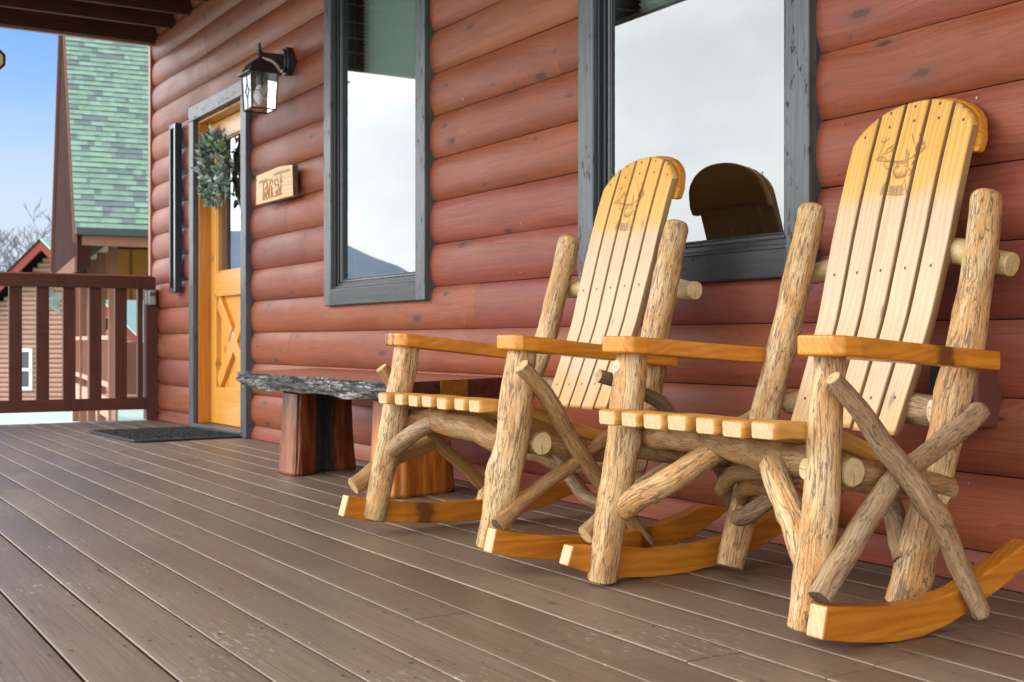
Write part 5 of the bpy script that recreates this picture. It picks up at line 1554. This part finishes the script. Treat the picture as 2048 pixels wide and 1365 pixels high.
# ------------------------------------------------------------------ far cabin with the star
FD = Vector((-0.854, 0.52, 0)); FR = Vector((0.52, 0.854, 0))
def FP(x, z, d=40.0, dz=0.0): return FD * d + FR * x + UP * z      # x metres to the right of the view axis at distance d
fc = thing('far_cabin', tuple(FP(-15.1, -1.6)), 'far log cabin with red gable trim and white window seen through the railing', 'cabin')
m = MB()
apx, apz, half = -15.13, 3.72, 6.2
for i in range(44):
    z0_, z1_ = -2.2 + 0.157 * i, -2.2 + 0.157 * (i + 1)
    wz = min(half, apz - 0.25 - z1_)
    if wz < 0.1: break
    row = []
    for j in range(7):
        tt = -1 + 2 * j / 6.0
        row.append([m.vert(FP(apx + s_ * wz, (z0_ + z1_) / 2 + tt * 0.0785, 40.0 - 0.10 * math.sqrt(max(0, 1 - tt * tt)))) for s_ in (-1, 1)])
    for a_, b_ in zip(row[:-1], row[1:]): m.face((a_[0], a_[1], b_[1], b_[0]))
m.build('log_wall', [M['fsiding']], fc)
for s_ in (-1, 1):
    m = MB()
    m.prism([(0, apz + 0.12), (s_ * 6.6, apz + 0.12 - 6.6), (s_ * 6.6, apz - 0.22 - 6.6), (0, apz - 0.22)], lambda a, b_, t: FP(apx + a, b_, 39.3 + t), 0.0, 0.12, 0.0, 1)
    m.build('rake_trim', [M['redtrim']], fc)
    m = MB()
    m.prism([(0, apz + 0.16), (s_ * 6.7, apz + 0.16 - 6.7), (s_ * 6.7, apz + 0.1 - 6.7), (0, apz + 0.1)], lambda a, b_, t: FP(apx + a, b_, 39.25 + t), 0.0, 9.0, 0.0, 1)
    m.build('roof', [M['nbrown' if s_ < 0 else 'mint']], fc)
m = MB(); m.prism([(-1.0, apz - 1.25), (1.0, apz - 1.25), (1.0, apz - 1.0), (-1.0, apz - 1.0)], lambda a, b_, t: FP(apx + a, b_, 39.4 + t), 0, 0.12, 0, 1); m.build('collar_tie', [M['redtrim']], fc)
fw = thing('window', tuple(FP(-15.95, -1.0)), parent=fc)
wx0, wx1, wz0, wz1 = -16.35, -15.62, -1.02, 0.33
def frect(nm, x0, x1, z0_, z1_, d0, d1, mat):
    m = MB(); m.prism([(x0, z0_), (x1, z0_), (x1, z1_), (x0, z1_)], lambda a, b_, t: FP(a, b_, t), d0, d1, 0, 1); return m.build(nm, [M[mat]], fw)
m = MB()
for (x0, x1, z0_, z1_) in ((wx0, wx0 + .09, wz0, wz1), (wx1 - .09, wx1, wz0, wz1), (wx0 + .0901, wx1 - .0901, wz0, wz0 + .1), (wx0 + .0901, wx1 - .0901, wz1 - .1, wz1), (wx0 + .0901, wx1 - .0901, -0.40, -0.31)):
    m.prism([(x0, z0_), (x1, z0_), (x1, z1_), (x0, z1_)], lambda a, b_, t: FP(a, b_, t), 39.82, 39.93, 0, 1)
m.build('frame', [M['white']], fw)
frect('pane', wx0 + .02, wx1 - .02, wz0 + .02, wz1 - .02, 39.87, 39.925, 'pane')
# star
st_ = MB()
sc0 = Vector((-15.03, 1.90, 0))
tip = st_.vert(FP(sc0.x, sc0.y, 39.62))
ang = [R(90 + 36 * k) for k in range(10)]
ov = [st_.vert(FP(sc0.x + (0.60 if k % 2 == 0 else 0.25) * math.cos(a_), sc0.y + (0.60 if k % 2 == 0 else 0.25) * math.sin(a_), 39.90)) for k, a_ in enumerate(ang)]
for k in range(10): st_.face((ov[(k + 1) % 10], ov[k], tip), 0, False)
st_.face(ov, 0, False)
st_.build('metal_star', [M['star']], None, tuple(FP(-15.03, 1.90, 39.9)), 'pale green-grey metal barn star fixed to the far log cabin gable', 'star')

# ------------------------------------------------------------------ mint-roofed cabin further off
mc = thing('mint_roof_cabin', tuple(FP(-17, -1.6, 60)), 'distant cabin with pale mint roof and red gable behind the brown porch posts', 'cabin')
m = MB(); m.prism([(-23.5, -0.3), (-13.0, -0.3), (-13.0, 4.0), (-23.5, 4.0)], lambda a, b_, t: FP(a, b_, 60 + (b_ + 0.3) * 1.2 + t), 0, 0.2, 0, 1); m.build('roof', [M['mint']], mc)
m = MB(); m.prism([(-19.0, 2.0), (-15.5, -0.6), (-15.5, -1.5), (-22.5, -1.5), (-22.5, -0.6)], lambda a, b_, t: FP(a, b_, 55 + t), 0, 0.3, 0, 1); m.build('gable_wall', [M['fsiding']], mc)
for s_ in (-1, 1):
    m = MB(); m.prism([(-19.0, 2.25), (-19 + s_ * 3.9, -0.55), (-19 + s_ * 3.9, -0.95), (-19.0, 1.8)], lambda a, b_, t: FP(a, b_, 54.6 + t), 0, 0.2, 0, 1); m.build('rake_trim', [M['redtrim']], mc)
m = MB(); m.prism([(-24, -2.5), (-12, -2.5), (-12, -0.3), (-24, -0.3)], lambda a, b_, t: FP(a, b_, 61 + t), 0, 0.3, 0, 1); m.build('wall', [M['fsiding']], mc)

# ------------------------------------------------------------------ bare tree
def bare_tree(base, height, seed, lean, label):
    rt = random.Random(seed)
    root = thing('bare_tree', base, label, 'tree', 'bare winter trees behind the far cabin')
    tr, cw = MB(), MB()
    B = Vector(base)
    def grow(p, d, ln, r, lev):
        pts = [p]; q = p.copy(); dd = d.copy()
        n = 4
        for i in range(n):
            dd = (dd + Vector((rt.gauss(0, .13), rt.gauss(0, .13), rt.gauss(0, .06) + 0.03))).normalized()
            q = q + dd * ln / n; pts.append(q.copy())
        (tr if lev <= 1 else cw).tube(pts, [max(0.013, r * (1 - 0.45 * i / n)) for i in range(n + 1)], 6 if lev < 3 else 4, n, 0, 0, 0)
        if lev >= 6: return
        for c in range(rt.choice((2, 3, 3)) if lev < 4 else 3):
            k = rt.randint(2, n)
            nd = (dd + Vector((rt.gauss(0, .6), rt.gauss(0, .6), rt.gauss(0.15, .35)))).normalized()
            grow(pts[k], nd, ln * rt.uniform(.58, .82), r * rt.uniform(.45, .62), lev + 1)
    grow(B, (Vector((0, 0, 1)) + lean).normalized(), height * 0.32, height * 0.019, 0)
    tr.build('trunk', [M['treebark'], M['treebark']], root)
    cw.build('crown', [M['treebark'], M['treebark']], root)
bare_tree(tuple(FP(-26.6, -2.0, 66)), 12.4, 4, Vector((0.02, 0.05, 0)), 'bare grey winter tree rising behind the far cabin gable')
bare_tree(tuple(FP(-28.9, -2.0, 68)), 12.8, 9, Vector((0, -0.05, 0)), 'bare grey winter tree at the left edge of the view')

bare_tree(tuple(FP(-24.6, -2.0, 64)), 11.6, 23, Vector((-0.03, -0.02, 0)), 'bare grey winter tree just left of the tall brown gable')

# ------------------------------------------------------------------ ground and hills
gm = MB()
N_ = 60
def gz(x, y): return -1.6 - 0.00001 * 0
ids = [gm.vert(p) for p in ((-4000, -4000, -1.6), (4000, -4000, -1.6), (4000, 4000, -1.6), (-4000, 4000, -1.6))]
gm.face(ids, 0, False)
gm.build('ground', [M['ground']], None, (0, 0, -1.6), kind='structure')
hm = MB()
prevr = None
for i in range(161):
    mdir = -0.75 + 1.9 * i / 160.0      # tan of the bearing away from -X towards -Y
    v = Vector((-1, -mdir, 0)).normalized()
    prof = np.interp(mdir, [-0.75, -0.2, 0.0, 0.2, 0.33, 0.40, 0.436, 0.47, 0.505, 0.56, 0.62, 0.8, 1.15], [0.0, 0.015, 0.03, 0.07, 0.088, 0.084, 0.078, 0.067, 0.053, 0.036, 0.028, 0.024, 0.02])
    h = 2400 * (prof + 0.0035 * noise.noise(Vector((i * 0.22, 1, 0))) + 0.002 * noise.noise(Vector((i * 0.9, 5, 0))))
    a_ = v * 1500; b_ = v * 2400; c_ = v * 3200
    cur = [hm.vert((a_.x, a_.y, -5)), hm.vert((v.x * 1950, v.y * 1950, h * 0.5 + 20 * noise.noise(Vector((i * 0.3, 9, 0))))), hm.vert((b_.x, b_.y, h)), hm.vert((c_.x, c_.y, -5))]
    if prevr:
        for k in range(3): hm.face((prevr[k], prevr[k + 1], cur[k + 1], cur[k]))
    prevr = cur
hm.build('hills', [M['hill']], None, (-2000, -800, 0), kind='structure')

# ------------------------------------------------------------------ light, sky, camera
SUN_EL, SUN_DIR = R(31), Vector((-0.55, -0.83, 0)).normalized()
w = bpy.data.worlds.new('World'); S.world = w; w.use_nodes = True
nt = w.node_tree; nt.nodes.clear()
def WN(typ, ins=None, **p):
    nd = nt.nodes.new(typ)
    for k, v in p.items(): setattr(nd, k, v)
    for k, v in (ins or {}).items():
        if isinstance(v, bpy.types.NodeSocket): nt.links.new(v, nd.inputs[k])
        else: nd.inputs[k].default_value = v
    return nd
sky = WN('ShaderNodeTexSky', sky_type='NISHITA')
sky.sun_disc = False
sky.sun_elevation = SUN_EL
sky.sun_rotation = math.atan2(SUN_DIR.x, SUN_DIR.y)
sky.air_density = 1.0; sky.dust_density = 0.6; sky.ozone_density = 1.6
tc = WN('ShaderNodeTexCoord').outputs['Generated']
sx = WN('ShaderNodeSeparateXYZ', {0: tc}).outputs
mp = WN('ShaderNodeMapping', {'Vector': tc, 'Scale': (2.0, 2.0, 5.0)}).outputs[0]
n1 = WN('ShaderNodeTexNoise', {'Vector': mp, 'Scale': 1.3, 'Detail': 6.0, 'Roughness': 0.55}).outputs[0]
n2 = WN('ShaderNodeTexNoise', {'Vector': mp, 'Scale': 2.2, 'Detail': 4.0, 'Roughness': 0.5, 'Distortion': 0.4}).outputs[0]
def WM(op, a, b=0.0, c=None):
    ins = {0: a, 1: b}
    if c is not None: ins[2] = c
    return WN('ShaderNodeMath', ins, operation=op).outputs[0]
def WR(v, a, b, c=0.0, d=1.0):
    return WN('ShaderNodeMapRange', {0: v, 1: a, 2: b, 3: c, 4: d}, interpolation_type='SMOOTHSTEP').outputs[0]
south = WM('MULTIPLY', sx[1], -1.0)
cov = WM('ADD', WR(south, -0.12, 0.22), WM('MULTIPLY', WM('SUBTRACT', n1, 0.5), 0.9))
cov = WR(cov, 0.25, 0.85)
cl = WN('ShaderNodeMix', {0: WR(n2, 0.35, 0.65), 6: (16.5, 17.0, 17.5, 1), 7: (20.5, 20.5, 20.5, 1)}, data_type='RGBA').outputs[2]
blue = WN('ShaderNodeMix', {0: 1.0, 6: sky.outputs[0], 7: (0.50, 0.66, 1.12, 1)}, data_type='RGBA', blend_type='MULTIPLY').outputs[2]
soft = WM('ADD', WR(sx[2], 0.27, 0.045), WM('MULTIPLY', WM('SUBTRACT', n2, 0.5), 0.5))
paleb = WN('ShaderNodeMix', {0: WR(soft, 0.08, 1.0), 6: blue, 7: (3.4, 3.9, 4.7, 1)}, data_type='RGBA').outputs[2]
mixc = WN('ShaderNodeMix', {0: cov, 6: paleb, 7: cl}, data_type='RGBA').outputs[2]
bg = WN('ShaderNodeBackground', {0: mixc, 1: 0.12})
wo = WN('ShaderNodeOutputWorld'); nt.links.new(bg.outputs[0], wo.inputs[0])

sl_ = bpy.data.lights.new('sun', 'SUN'); sl_.energy = 0.9; sl_.angle = R(24); sl_.color = (1.0, 0.95, 0.88)
so = bpy.data.objects.new('sun', sl_); COL.objects.link(so)
sd_ = Vector((SUN_DIR.x * math.cos(SUN_EL), SUN_DIR.y * math.cos(SUN_EL), math.sin(SUN_EL)))
so.rotation_euler = (-sd_).to_track_quat('-Z', 'Y').to_euler()
so.location = sd_ * 50

cd = bpy.data.cameras.new('camera'); co = bpy.data.objects.new('camera', cd); COL.objects.link(co)
cd.sensor_width = 36.0; cd.lens = 2450 / 2048 * 36.0
co.location = (0, 0, 0.575)
co.rotation_euler = (R(90), 0, R(90 - 31.3235))
cd.clip_start = 0.05; cd.clip_end = 9000
cd.dof.use_dof = True; cd.dof.focus_distance = 2.9; cd.dof.aperture_fstop = 9.0
S.camera = co
S.render.resolution_x = 1024; S.render.resolution_y = 682
S.view_settings.view_transform = 'Standard'; S.view_settings.look = 'None'
S.view_settings.exposure = 0.78; S.view_settings.gamma = 1.0
S.view_settings.use_curve_mapping = False
S.cycles.use_denoising = True
S.cycles.max_bounces = 8; S.cycles.transparent_max_bounces = 12
